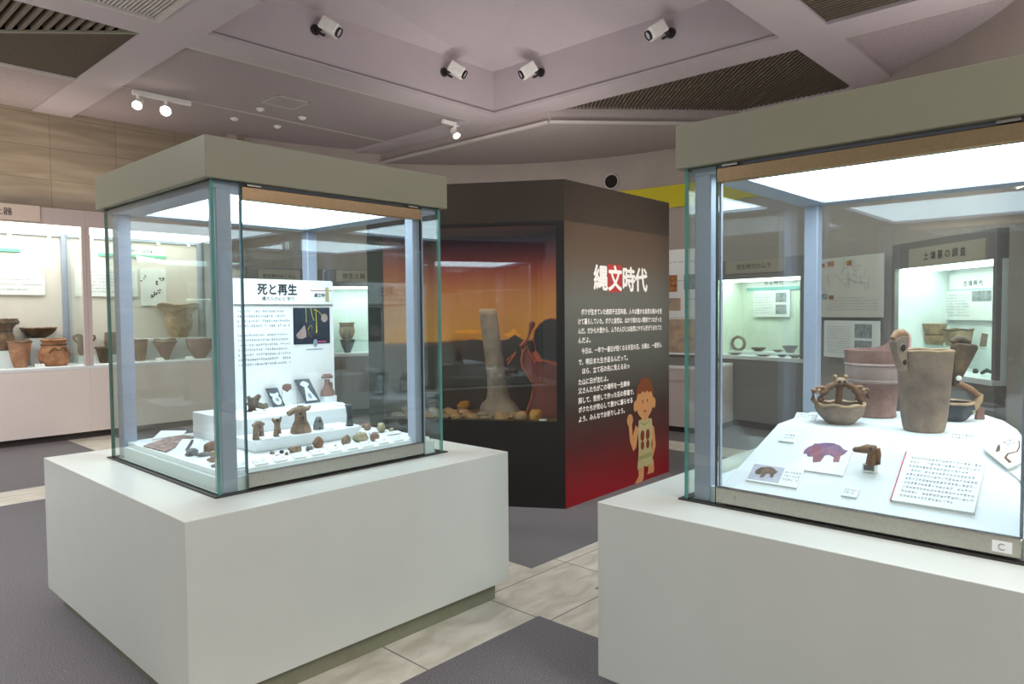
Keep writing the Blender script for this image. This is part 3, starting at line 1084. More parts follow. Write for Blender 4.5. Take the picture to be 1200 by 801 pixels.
for cx_ in (1.165, 1.26):
    poly_flat(h, ell(cx_, 0.42, 0.035, 0.05) , -0.0057, FX)
    poly_flat(h, ell(cx_, 0.33, 0.03, 0.04), -0.0057, FX)
poly_flat(h, [(1.16, 0.72), (1.18, 0.72), (1.18, 0.745), (1.16, 0.745)], -0.0057, FX)
poly_flat(h, [(1.245, 0.72), (1.265, 0.72), (1.265, 0.745), (1.245, 0.745)], -0.0057, FX)
poly_flat(h, [(1.185, 0.645), (1.24, 0.645), (1.23, 0.632), (1.195, 0.632)], -0.0057, FX)
h.build('painted_markings', M['swirl'], face)

# inside of the diorama: floor, side walls, painted backdrop, lamp
b = MB()
b.prism([wf(u0 - 0.01, tw), wf(u0 - 0.01, 0.95), wf(u1 + 0.01, 0.95), wf(u1 + 0.01, tw)][::-1], zw0 - 0.08, zw0 - 0.005)
b.build('diorama_floor', M['dfloor'], col)
M['sunset'] = ramp_z('painted_sunset', [(0.0, (44, 32, 34)), (0.30, (70, 46, 44)), (0.385, (96, 62, 50)), (0.40, (226, 164, 66)), (0.5, (204, 148, 72)), (0.66, (182, 124, 70)),
                                        (0.8, (150, 76, 66)), (0.9, (112, 62, 88)), (1.0, (84, 62, 106))], 2, 0.8, zw0, zw1, 0.07, 2.2)
b = MB()
N = 24
for i in range(N):
    a0, a1 = pi * i / N, pi * (i + 1) / N
    def bp(a):
        uu = (u0 + u1) / 2 + (u1 - u0) / 2 * math.cos(a)
        dd = 0.16 + 0.76 * math.sin(a) ** 0.6
        return wf(uu, dd)
    p0, p1 = bp(a0), bp(a1)
    b.add([(p0[0], p0[1], zw0), (p1[0], p1[1], zw0), (p1[0], p1[1], zw1), (p0[0], p0[1], zw1)], [(0, 1, 2, 3), (3, 2, 1, 0)][:1])
# short returns from the window to the painted wall
for uu in (u0, u1):
    p0, p1 = wf(uu, tw), wf(uu, 0.17)
    b.add([(p0[0], p0[1], zw0), (p1[0], p1[1], zw0), (p1[0], p1[1], zw1), (p0[0], p0[1], zw1)], [(0, 1, 2, 3)])
back = b.build('painted_backdrop', M['sunset'], col, True)
b = MB()
b.prism([wf(u0 - 0.01, tw), wf(u0 - 0.01, 0.95), wf(u1 + 0.01, 0.95), wf(u1 + 0.01, tw)][::-1], zw1, zw1 + 0.02)
b.build('diorama_ceiling', M['black'], col)
b = MB()
b.prism([wf(u0, 0.012), wf(u0, 0.022), wf(u1, 0.022), wf(u1, 0.012)][::-1], zw0, zw1)
b.build('window_pane', M['glass'], col)
wl = area('diorama_lamp', (0, 0, 0), 0.9, 6.5, (1.0, 0.72, 0.45), sy=0.2)
lp = K + Vector(wf(0.8, 0.28) + (zw1 - 0.03,))
wl.location = lp
wl.rotation_euler = (0, 0, math.atan2(dl.y, dl.x))


def cut_out(name, pts2, d0, th, mat, parent, label=None):
    """a sawn flat board standing in the diorama, outline in (u, z)"""
    n = len(pts2)
    vs = []
    for dd in (d0, d0 + th):
        for u, z in pts2:
            q = wf(u, dd)
            vs.append((q[0], q[1], z))
    fs = [tuple(range(n)), tuple(range(2 * n - 1, n - 1, -1))] + [(i, n + i, n + (i + 1) % n, (i + 1) % n) for i in range(n)]
    mb_ = MB(); mb_.add(vs, fs)
    return mb_.build(name, mat, parent, label=label)


M['hill'] = plain('painted_far_hills', (66, 54, 52), 0.8, noise_amt=0.2, scale=6)
M['hillnear'] = plain('painted_near_ridge', (58, 44, 44), 0.8, noise_amt=0.2, scale=8)
M['embers'] = plain('painted_orange_rim', (196, 92, 60), 0.7, noise_amt=0.15, scale=12)
M['sun'] = plain('painted_low_sun', (244, 170, 40), 0.7, noise_amt=0.1, scale=12)
M['darkblob'] = plain('painted_dark_figure', (60, 52, 56), 0.8, noise_amt=0.15, scale=8)
M['duskpink'] = plain('painted_dusk_red', (140, 70, 62), 0.8, noise_amt=0.15, scale=8)
far = cut_out('painted_hills', [(1.46, zw0), (0.15, zw0), (0.15, 1.24), (0.30, 1.28), (0.44, 1.30), (0.52, 1.35), (0.58, 1.31), (0.72, 1.29), (0.9, 1.31), (1.1, 1.27), (1.3, 1.25), (1.46, 1.22)][::-1], 0.66, 0.012, M['hill'], col)
cut_out('painted_sun', [(0.46, 1.35), (0.50, 1.37), (0.53, 1.41), (0.56, 1.37), (0.62, 1.355), (0.60, 1.335), (0.48, 1.335)], 0.672, 0.008, M['sun'], col)
cut_out('painted_cloud', [(0.80, 1.38), (0.92, 1.40), (1.05, 1.39), (1.08, 1.37), (0.95, 1.36), (0.75, 1.365)][::-1], 0.68, 0.008, M['sun'], col)
rim = cut_out('painted_figure_rim', [(0.085, 1.10), (0.09, 1.49), (0.14, 1.50), (0.19, 1.49), (0.22, 1.465), (0.24, 1.46), (0.255, 1.43), (0.285, 1.40), (0.295, 1.33), (0.275, 1.24), (0.30, 1.20), (0.26, 1.14), (0.21, 1.14)][::-1], 0.27, 0.012, M['embers'], col)
cut_out('painted_figure', [(0.085, 1.14), (0.09, 1.482), (0.15, 1.492), (0.20, 1.475), (0.24, 1.44), (0.272, 1.395), (0.284, 1.33), (0.268, 1.24), (0.22, 1.165)][::-1], 0.255, 0.012, M['darkblob'], col)
cut_out('painted_rock_face', [(0.085, zw0), (0.085, 1.12), (0.20, 1.12), (0.27, 1.18), (0.31, 1.22), (0.38, 1.24), (0.405, 1.16), (0.39, 1.10), (0.33, 1.03), (0.30, 0.95), (0.31, 0.86), (0.33, 0.78), (0.37, zw0)][::-1], 0.285, 0.012, M['duskpink'], col)
mbx = MB()
for path, r in (([(0.395, 1.16), (0.385, 1.09), (0.34, 1.03), (0.305, 0.97), (0.30, 0.90), (0.315, 0.82), (0.34, 0.76), (0.36, 0.70)], 0.007),
                ([(0.395, 1.15), (0.38, 1.22), (0.345, 1.27), (0.33, 1.22), (0.295, 1.17), (0.27, 1.13)], 0.009),
                ([(0.38, 1.22), (0.40, 1.27), (0.36, 1.31)], 0.012),
                ([(0.44, 1.22), (0.47, 1.17), (0.51, 1.12)], 0.006), ([(0.46, 1.20), (0.52, 1.15)], 0.004)):
    mbx.tube([wf(u, 0.275) + (z,) for u, z in path], r, 8)
mbx.build('painted_orange_lines', M['embers'], col, True)
mbx = MB()
mbx.tube([wf(u, 0.272) + (z,) for u, z in [(0.365, 1.27), (0.335, 1.34), (0.315, 1.40), (0.305, 1.44)]], [0.010, 0.008, 0.014, 0.024], 8)
mbx.tube([wf(u, 0.272) + (z,) for u, z in [(0.305, 1.42), (0.30, 1.46), (0.297, 1.475)]], [0.02, 0.026, 0.012], 8)
mbx.build('painted_arm', M['duskpink'], col, True)

# stones lying in the diorama, and the standing stone: each its own thing
rnd = random.Random(5)


def stone(name, label, u, d, r, mat, seed, group='stones on the diorama floor', rough=0.3):
    p = K + Vector(wf(u, d) + (zw0 - 0.006,))
    b = MB(); b.blob((0, 0, r[2] * 0.72), r, seed, rough, 1.4, floor=0.0)
    o = b.build(name, mat, None, True, ang=60)
    o.location = p
    o.rotation_euler = (0, 0, math.atan2(dl.y, dl.x) + rnd.uniform(-0.4, 0.4))
    return tag(o, label, 'stone', group)


spots_ = []
for r_ in range(4):
    for c_ in range(9):
        u_, d_ = 0.40 + c_ * 0.125 + (0.06 if r_ % 2 else 0) + rnd.uniform(-.012, .012), 0.10 + r_ * 0.115
        if abs(u_ - 0.60) < 0.27 and d_ > 0.22 or (r_ == 0 and c_ == 0):
            continue
        spots_.append((u_, d_, 0.052 + rnd.uniform(0, .008), 0.046, 0.018 + rnd.uniform(0, .010)))
for i, (u, d, rx, ry, rz_) in enumerate(spots_):
    m_ = (M['rock1'], M['rock3'], M['rock1'])[i % 3]
    stone('flat_stone', 'flat tan or grey-brown stone lying on the floor of the sunset diorama', u, d, (rx, ry, rz_), m_, i + 1)
stone('round_stone', 'rounded tan stone under the orange line at the front of the diorama', 0.375, 0.10, (.055, .05, .045), M['rock1'], 31)
stone('round_stone', 'round ochre stone at the front right of the diorama', 0.255, 0.12, (.055, .05, .05), M['rock2'], 32)
stone('round_stone', 'ochre stone lying at the back of the diorama, left of the standing stone', 0.98, 0.62, (.06, .05, .05), M['rock2'], 33)
st = MB()
prof = [(0, .18, .14), (.05, .175, .13), (.09, .15, .11), (.13, .105, .09), (.2, .088, .075), (.34, .082, .07), (.52, .078, .06), (.70, .078, .055), (.84, .08, .05), (.89, .078, .045), (.90, .06, .03)]
sg = 16
vs, fs = [], []
for j, (z, rx, ry) in enumerate(prof):
    for i in range(sg):
        a = 2 * pi * i / sg
        k = 1 + 0.12 * noise.noise(Vector((math.cos(a) * 1.3, math.sin(a) * 1.3, z * 4)))
        vs.append((rx * k * math.cos(a) + (-0.12 * z), ry * k * math.sin(a), z))
for j in range(len(prof) - 1):
    for i in range(sg):
        l = (i + 1) % sg
        fs.append((j * sg + i, j * sg + l, (j + 1) * sg + l, (j + 1) * sg + i))
fs.append(tuple((len(prof) - 1) * sg + i for i in range(sg)))
st.add(vs, fs)
o = st.build('standing_stone', M['stand'], None, True, ang=60)
o.location = K + Vector(wf(0.60, 0.42) + (zw0 - 0.006,))
o.rotation_euler = (0, 0, math.atan2(-dl.y, -dl.x))
tag(o, 'tall pale standing stone with a wide foot, upright in the sunset diorama', 'stone')
b = MB(); b.box(0, 0.06, -0.01, 0.01, 0, 0.012)
o = b.build('caption_card', M['card'])
o.location = K + Vector(wf(0.22, 0.09) + (zw0 - 0.005,)); o.rotation_euler = (0, 0, math.atan2(-dl.y, -dl.x))
tag(o, 'tiny white caption card at the front right corner of the diorama', 'card')


# ================================================================== POTTERY
def ripple(k, amp, z0, ph=0.0):
    """pushes the rim up and down in k waves above height z0"""
    def f(a, r, z):
        if z > z0:
            w = math.sin(k * a + ph)
            return r + amp * 0.3 * w, z + amp * w
        return r, z
    return f


def lumps(k, amp, zc, zw):
    def f(a, r, z):
        g = math.exp(-((z - zc) / zw) ** 2)
        return r * (1 + amp * g * (0.5 + 0.5 * math.sin(k * a)) + amp * 0.5 * g * math.sin(k * 2 * a + z * 60)), z
    return f


def wall_prof(pts_, t=0.008):
    """outer outline from foot to rim, then the inside wall back down"""
    inner = [(max(r - t, 0.002), z) for r, z in pts_[::-1] if z > pts_[0][1] + t]
    return [(pts_[0][0] * 0.3, pts_[0][1])] + pts_ + inner + [(max(pts_[0][0] - t, 0.002), pts_[0][1] + t)]


def smooth_prof(pts_, n=3):
    for _ in range(n):
        q = [pts_[0]]
        for a, b in zip(pts_, pts_[1:]):
            q += [(a[0] * .75 + b[0] * .25, a[1] * .75 + b[1] * .25), (a[0] * .25 + b[0] * .75, a[1] * .25 + b[1] * .75)]
        pts_ = q + [pts_[-1]]
        if len(pts_) > 40:
            break
    return pts_


def pot(label, outline, mat, loc, warp=None, name='clay_pot', group=None, seg=40, t=0.008, sm=2, rz=0.0, cat='pot', parts=()):
    """one vessel; extra modelled pieces (rim band, handles, foot) become parts"""
    b = MB()
    b.lathe(wall_prof(smooth_prof(outline, sm), t), seg, warp=warp)
    if parts:
        root = thing(name, label, cat, loc, rz, group)
        b.build('body', mat, root, True, ang=50)
        for nm, mb_, m_ in parts:
            mb_.build(nm, m_, root, True, ang=50)
        return root
    o = b.build(name, mat, None, True, ang=50)
    o.location = loc
    o.rotation_euler = (0, 0, rz)
    return tag(o, label, cat, group)


def ring_band(r, z, h=0.008, amp=0.0, k=12, seg=40):
    b = MB()
    path = [((r + amp * math.sin(k * 2 * pi * i / seg) * 0.4) * math.cos(2 * pi * i / seg), (r + amp * math.sin(k * 2 * pi * i / seg) * 0.4) * math.sin(2 * pi * i / seg),
             z + amp * math.sin(k * 2 * pi * i / seg)) for i in range(seg)]
    b.tube(path, h, 8, closed=True)
    return b


def loop(p0, p1, out, r=0.01, n=10):
    """handle bowing outwards between two points"""
    p0, p1, out = Vector(p0), Vector(p1), Vector(out)
    path = []
    for i in range(n + 1):
        f = i / n
        path.append(tuple(p0.lerp(p1, f) + out * math.sin(pi * f)))
    b = MB(); b.tube(path, r, 8)
    return b


def card(label, loc, w, d, tilt=12, rz=0.0, rows=2, group=None, seed=1, h=0.006, name='caption_card', cat='label card', strip=None, ch=None, mat='card'):
    """small caption board lying or leaning on a shelf; its front is towards local -Y"""
    root = thing(name, label, cat, loc, 0, group, rot=(R(tilt), 0, rz))
    b = MB(); b.box(-w / 2, w / 2, -d / 2, d / 2, 0, h); b.build('board', M[mat], root)
    if rows:
        chh = ch or d / (rows * 2.2)
        X = Matrix.Translation((-w * 0.40, d * 0.5 - d / (rows + 0.6), h + 0.0006))
        marks(rows, w * 0.8, d / (rows + 0.9), chh, seed, X).build('lettering', M['inkgrey'], root)
    return root


def wall_board(label, loc, w, h, rz=0.0, rows=8, seed=1, th=0.02, name='information_board', photos=(), cols=((0.06, 0.9),), ink='inkgrey', mat='card', cat='board', ch=None, top=0.88, group=None, title=None):
    """upright board, front towards local -Y, origin at its lower middle"""
    root = thing(name, label, cat, loc, rz, group)
    b = MB(); b.box(-w / 2, w / 2, 0, th, 0, h); b.build('board', M[mat], root)
    if rows:
        lh = h * (top - 0.1) / rows
        b = MB()
        for k, (c0, c1) in enumerate(cols):
            X = Matrix.Translation((-w / 2 + c0 * w, -0.0015, h * top - lh * 0.6)) @ Matrix.Rotation(R(90), 4, 'X')
            q = marks(rows, (c1 - c0) * w, lh, ch or lh * 0.55, seed + k, X)
            b.add(q.v, q.f)
        b.build('lettering', M[ink], root)
    for (x0, x1, z0, z1, m_) in photos:
        b = MB(); b.box(-w / 2 + x0 * w, -w / 2 + x1 * w, -0.002, 0.0, z0 * h, z1 * h); b.build('photograph', M[m_], root)
    return root


# ================================================================== LEFT WALL SHOWCASES
def wall_case(label, x0, w, sign=None):
    t = thing('tall_showcase', label, 'showcase', (x0, 10.05, 0), 0, 'tall wall showcases along the left wall')
    D = 0.86
    b = MB(); b.box(0, w, 0.05, D, 0.0, 0.085); b.build('skirting', M['skirting'], t)
    b = MB(); b.box(0, w, 0.0, D, 0.085, 0.885); b.build('base_cabinet', M['pinkwhite'], t)
    b = MB(); b.box(0, w, -0.006, D, 0.885, 0.92); b.build('shelf', M['deck'], t)
    b = MB(); b.box(0, w, D - 0.02, D, 0.92, 2.665); b.build('back_panel', M['cream'], t)
    b = MB(); b.box(0, w, 0.0, D, 2.665, 2.868); b.build('header', M['mauve'], t)
    for x in (0.0, w - 0.048):
        b = MB(); b.box(x + 0.001, x + 0.047, 0.0, 0.06, 0.92, 2.665); b.build('mullion', M['mauve'], t)
    b = MB(); b.box(0.048, w - 0.048, 0.022, 0.030, 0.925, 2.66); b.build('glass_pane', M['glass'], t)
    b = MB(); b.box(w - 0.012, w - 0.004, 0.06, D - 0.09, 0.92, 2.63); b.build('end_pane', M['glass'], t)
    b = MB(); b.box(w - 0.06, w - 0.002, D - 0.09, D - 0.02, 0.92, 2.63); b.build('back_post', M['post'], t)
    b = MB(); b.box(0.03, w - 0.03, 0.08, D - 0.04, 2.64, 2.6649); b.build('light_diffuser', M['diffwall'], t)
    b = MB(); b.box(0.0, w, D - 0.06, D - 0.02, 2.60, 2.64); b.build('lamp_rail', M['post'], t)
    for k in range(4):
        b = MB(); b.lathe([(0.012, 0), (0.022, -0.02), (0.024, -0.045), (0.0, -0.046)], 12, (0.3 + k * (w - 0.5) / 3, D - 0.09, 2.612)); b.build('small_lamp', M['lampwhite'], t, True)
    if sign:
        sx0, sx1, body = sign
        b = MB(); b.box(sx0, sx1, -0.02, 0.0, 2.682, 2.872); s_ = b.build('sign_board', M['sign'], t)
        text(body, 0.095, (sx1 - 0.28, -0.022, 2.745), M['ink'], s_, VERT, 0.001, 1.0, 'RIGHT')
    return t


wall_case('wall showcase at the far left with a pink-white base and a cream lettered header sign', 1.17, 1.805, (0.25, 1.318, '縄文土器'))
wall_case('wall showcase seen through the left glass case, with maps on its back wall', 2.976, 1.805)
GB = 'pots in the left wall showcases'
yb = 10.885


def strip_board(label, xc, w, z, rz=0, y=yb, strip='greenstrip', body=None, size=0.05, h=0.17, group=None):
    root = thing('title_board', label, 'title board', (xc, y, z), rz, group)
    b = MB(); b.box(-w / 2, w / 2, -0.012, 0, 0.04, h); b.build('board', M['card'], root)
    b = MB(); b.box(-w / 2, w / 2, -0.016, 0, 0, 0.04); b.build('stripe', M[strip], root)
    if body:
        text(body, size, (0, -0.0135, 0.075), M['ink'], root, VERT, 0.0008, 1.0, 'CENTER')
    else:
        X = Matrix.Translation((-w * 0.25, -0.0135, 0.075)) @ Matrix.Rotation(R(90), 4, 'X')
        marks(1, w * 0.5, 0.1, size, 3, X, 0.6, False).build('lettering', M['inkgrey'], root)
    return root


strip_board('white title board with a green stripe at the back of the far-left showcase', 2.05, 0.82, 2.375)
strip_board('white title board with a green stripe above the two maps in the second wall showcase', 3.82, 0.90, 2.375)
o = wall_board('white board with a pale line map on the back wall of the far-left showcase', (2.22, yb - 0.022, 1.825), 1.0, 0.38, rows=3, seed=4, cols=((0.5, 0.95),), ch=0.016, top=0.6)
o = wall_board('wide white text board beside the fragment picture in the second wall showcase', (3.465, yb - 0.022, 1.815), 0.79, 0.40, rows=7, seed=8, cols=((0.25, 0.6), (0.66, 0.95)), ch=0.018)
frag = wall_board('white picture board with dark fragments in the second wall showcase', (4.08, yb - 0.022, 1.69), 0.355, 0.53, rows=0)
b = MB()
rf = random.Random(3)
for cx_, cz_, n_ in ((0.08, 0.36, 9), (0.02, 0.17, 12), (-0.10, 0.42, 3)):
    for k in range(n_):
        x, z = cx_ + rf.uniform(-0.08, 0.08), 0
        z = cz_ + (x - cx_) * 0.7 + rf.uniform(-0.03, 0.03)
        poly_flat(b, [(x + rf.uniform(.008, .022) * math.cos(q * 1.256), z + rf.uniform(.008, .02) * math.sin(q * 1.256)) for q in range(5)], -0.002 - k * 0.0001)
b.build('dark_fragments', M['ink'], frag)
# white risers
def riser(label, loc, sx, sy, h, rz=0, group=None, mat='deck', name='display_block'):
    b = MB(); b.box(-sx / 2, sx / 2, -sy / 2, sy / 2, 0, h)
    o = b.build(name, M[mat], None, bevel=0.002)
    o.location = loc
    o.rotation_euler = (0, 0, rz)
    return tag(o, label, 'display block', group)


zd = 0.92
riser('low white block under the wide brown pot at the far left', (2.10, 10.66, zd), 0.60, 0.36, 0.21)
riser('white block under the shallow dish in the far-left showcase', (2.60, 10.74, zd), 0.24, 0.20, 0.35)
riser('long white block under the big flared pot in the second wall showcase', (4.15, 10.72, zd), 1.10, 0.26, 0.30)
rm = ripple(9, 0.016, 0.36)
pot('wide brown pot with a wavy flared rim, at the left edge of the picture',
    [(.15, 0), (.19, .06), (.205, .14), (.185, .21), (.175, .25), (.20, .30), (.235, .33), (.24, .39)], M['brownclay'], (2.12, 10.66, zd + .21), ripple(14, 0.008, 0.32), group=GB,
    parts=(('rim_band', ring_band(.235, .345, .018, .01, 14), M['darkclay']), ('neck_band', ring_band(.178, .24, .010, 0, 1), M['darkclay'])))
pot('tall orange clay beaker with a dark patch, front left in the far-left showcase',
    [(.065, 0), (.085, .06), (.105, .16), (.118, .26), (.13, .33)], M['terra'], (2.315, 10.42, zd), ripple(5, 0.006, 0.28), group=GB,
    parts=(('rim_band', ring_band(.129, .318, .010, .004, 5), M['brownclay']),))
facepot = pot('squat reddish pot with face-like swellings round its body, in the far-left showcase',
    [(.135, 0), (.155, .03), (.165, .08), (.165, .16), (.15, .22), (.13, .27), (.128, .31), (.135, .345)], M['terra'], (2.69, 10.44, zd), lumps(4, .13, .13, .09), group=GB,
    parts=(('rim_band', ring_band(.134, .325, .016, 0, 1), M['terra']), ('neck_band', ring_band(.14, .27, .009, .003, 10), M['brownclay']),
           ('eye_ring', loop((-.09, -.13, .17), (.0, -.165, .20), (0, -.03, .04), .013), M['brownclay']), ('eye_ring', loop((.02, -.165, .20), (.11, -.12, .17), (0, -.03, .05), .013), M['brownclay'])))
pot('shallow wide dish on a white block above the reddish pot', [(.07, 0), (.09, .012), (.15, .05), (.195, .10), (.20, .135)], M['darkclay'], (2.60, 10.74, zd + .35), ripple(16, .004, .09), name='clay_dish', cat='dish', group=GB,
    parts=(('rim_band', ring_band(.199, .128, .010, .003, 16), M['brownclay']), ('foot', ring_band(.07, .008, .01, 0, 1), M['darkclay'])))
pot('dark pot with ear handles seen beside the mullion of the far-left showcase', [(.06, 0), (.09, .06), (.08, .14), (.07, .2), (.10, .27)], M['brownclay'], (3.12, 10.72, zd + .10), ripple(4, .02, .22), group=GB,
    parts=(('handle', loop((.09, 0, .27), (.07, 0, .16), (.05, 0, .02), .014), M['brownclay']), ('handle', loop((-.09, 0, .27), (-.07, 0, .16), (-.05, 0, .02), .014), M['brownclay'])))
riser('small white block under the dark eared pot', (3.12, 10.72, zd), 0.22, 0.22, 0.10)
pot('small flowerpot-shaped pot just right of the showcase mullion', [(.062, 0), (.08, .08), (.10, .17), (.115, .215)], M['darkclay'], (3.28, 10.46, zd), group=GB,
    parts=(('rim_band', ring_band(.114, .205, .010, 0, 1), M['darkclay']),))
pot('grey-green banded jar behind the flowerpot-shaped pot', [(.10, 0), (.13, .06), (.14, .18), (.13, .26), (.135, .30)], M['greyclay'], (3.50, 10.70, zd + .1), group=GB,
    parts=(('band', ring_band(.138, .10, .009, 0, 1), M['greyclay']), ('band', ring_band(.14, .18, .009, 0, 1), M['greyclay']), ('band', ring_band(.134, .25, .009, 0, 1), M['greyclay'])))
riser('white block under the grey-green banded jar', (3.50, 10.70, zd), 0.32, 0.26, 0.10)
pot('slim upright pot partly hidden by the corner post of the left glass case', [(.06, 0), (.075, .08), (.09, .2), (.10, .30)], M['brownclay'], (3.74, 10.5, zd), group=GB,
    parts=(('rim_band', ring_band(.099, .292, .008, 0, 1), M['brownclay']),))
pot('cone-shaped pot with a wide wavy rim and narrow foot', [(.05, 0), (.055, .04), (.085, .12), (.13, .2), (.155, .25), (.15, .29)], M['redclay'], (4.06, 10.46, zd), ripple(4, .012, .22), group=GB,
    parts=(('rim_band', ring_band(.153, .262, .014, .006, 4), M['greyclay']),))
pot('large pale flared pot on the long white block in the second wall showcase',
    [(.11, 0), (.16, .10), (.19, .22), (.17, .32), (.20, .38), (.27, .45), (.29, .49)], M['sandclay'], (4.37, 10.72, zd + .30), ripple(4, .02, .42), group=GB,
    parts=(('neck_band', ring_band(.175, .33, .010, 0, 1), M['sandclay']), ('rim_band', ring_band(.288, .483, .012, .012, 4), M['sandclay'])))
pot('deep reddish bowl at the right end of the second wall showcase', [(.07, 0), (.10, .04), (.155, .13), (.185, .22), (.19, .28)], M['redclay'], (4.53, 10.40, zd), ripple(3, .006, .24), name='clay_bowl', cat='bowl', group=GB,
    parts=(('rim_band', ring_band(.189, .275, .008, .003, 3), M['redclay']),))
for i, (x, lb) in enumerate(((2.48, 'tiny white card between the orange beaker and the reddish pot'), (3.90, 'tiny white card between the slim pot and the cone-shaped pot'), (4.30, 'tiny white card left of the deep reddish bowl'))):
    card(lb, (x, 10.24, zd + 0.02), 0.10, 0.06, 35, 0, 2, 'caption cards in the left wall showcases', i)


# ================================================================== SHOWCASES SET IN THE CURVED WALL
def niche(label, th, w, sign=None, title=None, lining='cream', light='diffgreen', shelf=None):
    """showcase built into the curved wall; local +Y points outwards from the hall"""
    r0 = 4.60
    t = thing('built_in_showcase', label, 'showcase', (CX + r0 * math.cos(R(th)), CY + r0 * math.sin(R(th)), 0), R(th - 90), 'showcases built into the curved wall')
    D = 0.62
    h = w / 2
    b = MB(); b.box(-h, h, 0.03, D, 0, 0.09); b.build('skirting', M['skirting'], t)
    b = MB(); b.box(-h, h, 0.0, D, 0.09, 0.90); b.build('base_cabinet', M['frame'], t)
    b = MB(); b.box(-h, h, -0.02, D, 0.90, 0.945); b.build('sill', M['deck'], t)
    b = MB(); b.box(-h, h, D - 0.02, D, 0.945, 1.96); b.build('back_panel', M[lining], t)
    for s in (-1, 1):
        b = MB(); b.box(s * (h - 0.012) - 0.012, s * (h - 0.012) + 0.012, 0.045, D - 0.02, 0.945, 1.96); b.build('side_panel', M[lining], t)
        b = MB(); b.box(s * (h - 0.022) - 0.022, s * (h - 0.022) + 0.022, 0.0, 0.045, 0.945, 1.96); b.build('frame_post', M['frame'], t)
    b = MB(); b.box(-h, h, 0.0, D, 1.96, 2.21); b.build('header', M['frame'], t)
    b = MB(); b.box(-h + 0.044, h - 0.044, 0.018, 0.026, 0.945, 1.96); b.build('glass_pane', M['glass'], t)
    b = MB(); b.box(-h + 0.05, h - 0.05, 0.07, 0.40, 1.935, 1.9599); b.build('light_diffuser', M[light], t)
    if sign:
        x0, x1, z0, z1, body, size = sign
        b = MB(); b.box(x0, x1, -0.018, 0, z0, z1); s_ = b.build('sign_board', M['signtan'], t)
        if body:
            text(body, size, ((x0 + x1) / 2, -0.0195, (z0 + z1) / 2 - size * 0.37), M['ink'], s_, VERT, 0.001, 1.0, 'CENTER')
        else:
            X = Matrix.Translation((x0 + (x1 - x0) * 0.22, -0.0195, (z0 + z1) / 2 - size * 0.4)) @ Matrix.Rotation(R(90), 4, 'X')
            marks(1, (x1 - x0) * 0.6, 0.1, size, 5, X, 0.97, False).build('lettering', M['ink'], s_)
    if shelf:
        b = MB(); b.box(-h + 0.03, h - 0.03, 0.30, D - 0.02, shelf - 0.01, shelf); b.build('glass_shelf', [M['glass']], t)
    return t


def on(th, x, y, z=0.0, r0=4.60):
    """world position of a point given in a niche's own axes"""
    e = Vector((math.cos(R(th)), math.sin(R(th))))
    s = Vector((e.y, -e.x))
    p = Vector((CX, CY)) + e * (r0 + y) + s * x
    return (p.x, p.y, z)


T2, T1, TB, TA = -46, -12, 62.5, 78.2
niche('curved-wall showcase at far right, seen through the right glass case, with a tan header sign', T2, 1.56, (-0.457, 0.66, 1.965, 2.14, '土 壙 墓 の 調 査', 0.085), lining='whitelining', shelf=1.18)
niche('pale green lit curved-wall showcase behind the corner post of the right glass case', T1, 1.36, (-0.46, 0.42, 2.03, 2.205, '弥生時代のムラ', 0.075), lining='greenlining')
niche('curved-wall showcase glimpsed through the left glass case, just left of the black column', TB, 1.30, (-0.52, 0.0, 2.03, 2.20, '弥生土器', 0.085), lining='whitelining', shelf=1.14)
niche('curved-wall showcase behind the white text board of the left glass case', TA, 1.10, (-0.40, 0.20, 2.0, 2.19, '弥生時代のくらし', 0.06), lining='greenlining')
p = on(T2, -0.36, 0.585); strip_board('white title board with a teal stripe in the far-right curved showcase', p[0], 0.74, 1.70, R(T2 - 90), p[1], 'tealstrip', '古 墳 時 代', 0.06, 0.2)
p = on(T1, -0.13, 0.585); strip_board('glowing white title board with a teal stripe in the pale green showcase', p[0], 0.86, 1.82, R(T1 - 90), p[1], 'tealstrip', '弥 生 時 代', 0.06, 0.2)
p = on(T2, -0.40, 0.56); wall_board('white text board with one photo in the far-right curved showcase', (p[0], p[1], 1.43), 0.78, 0.30, R(T2 - 90), 8, 21, cols=((0.05, 0.5),), photos=((0.56, 0.92, 0.62, 0.96, 'photo_grey'),), ch=0.014)
p = on(T1, -0.16, 0.56); wall_board('white text board with two photos in the pale green showcase', (p[0], p[1], 1.455), 0.56, 0.36, R(T1 - 90), 8, 22, cols=((0.05, 0.52),), photos=((0.63, 0.92, 0.55, 0.9, 'photo_grey'), (0.63, 0.92, 0.1, 0.46, 'photo_grey')), ch=0.014)
GC = 'finds in the curved wall showcases'
pot('tan waisted jar on the glass shelf of the far-right curved showcase', [(.075, 0), (.105, .05), (.085, .10), (.10, .15), (.11, .18), (.11, .215)], M['sandclay'], on(T2, -0.72, 0.42, 1.18), group=GC, seg=28,
    parts=(('rim_band', ring_band(.11, .205, .008, 0, 1, 28), M['sandclay']), ('waist_band', ring_band(.088, .10, .008, 0, 1, 28), M['brownclay'])))
pot('squarish tan beaker beside the waisted jar', [(.10, 0), (.12, .05), (.125, .12), (.13, .165)], M['sandclay'], on(T2, -0.34, 0.42, 1.18), ripple(4, .008, .12), group=GC, seg=28,
    parts=(('rim_band', ring_band(.129, .158, .008, .005, 4, 28), M['darkclay']),))
def slab(label, loc, w, h, th=0.025, rz=0, mat='greyclay', tilt=-8, name='stone_tablet'):
    b = MB(); b.prism([(-w / 2, 0), (w / 2, 0.004), (w * .46, h * .95), (-w * .42, h)], -th / 2, th / 2, Matrix.Rotation(R(90 + tilt), 4, 'X'))
    o = b.build(name, M[mat], None, bevel=0.004)
    o.location = loc; o.rotation_euler = (0, 0, rz)
    return tag(o, label, 'tablet', GC)
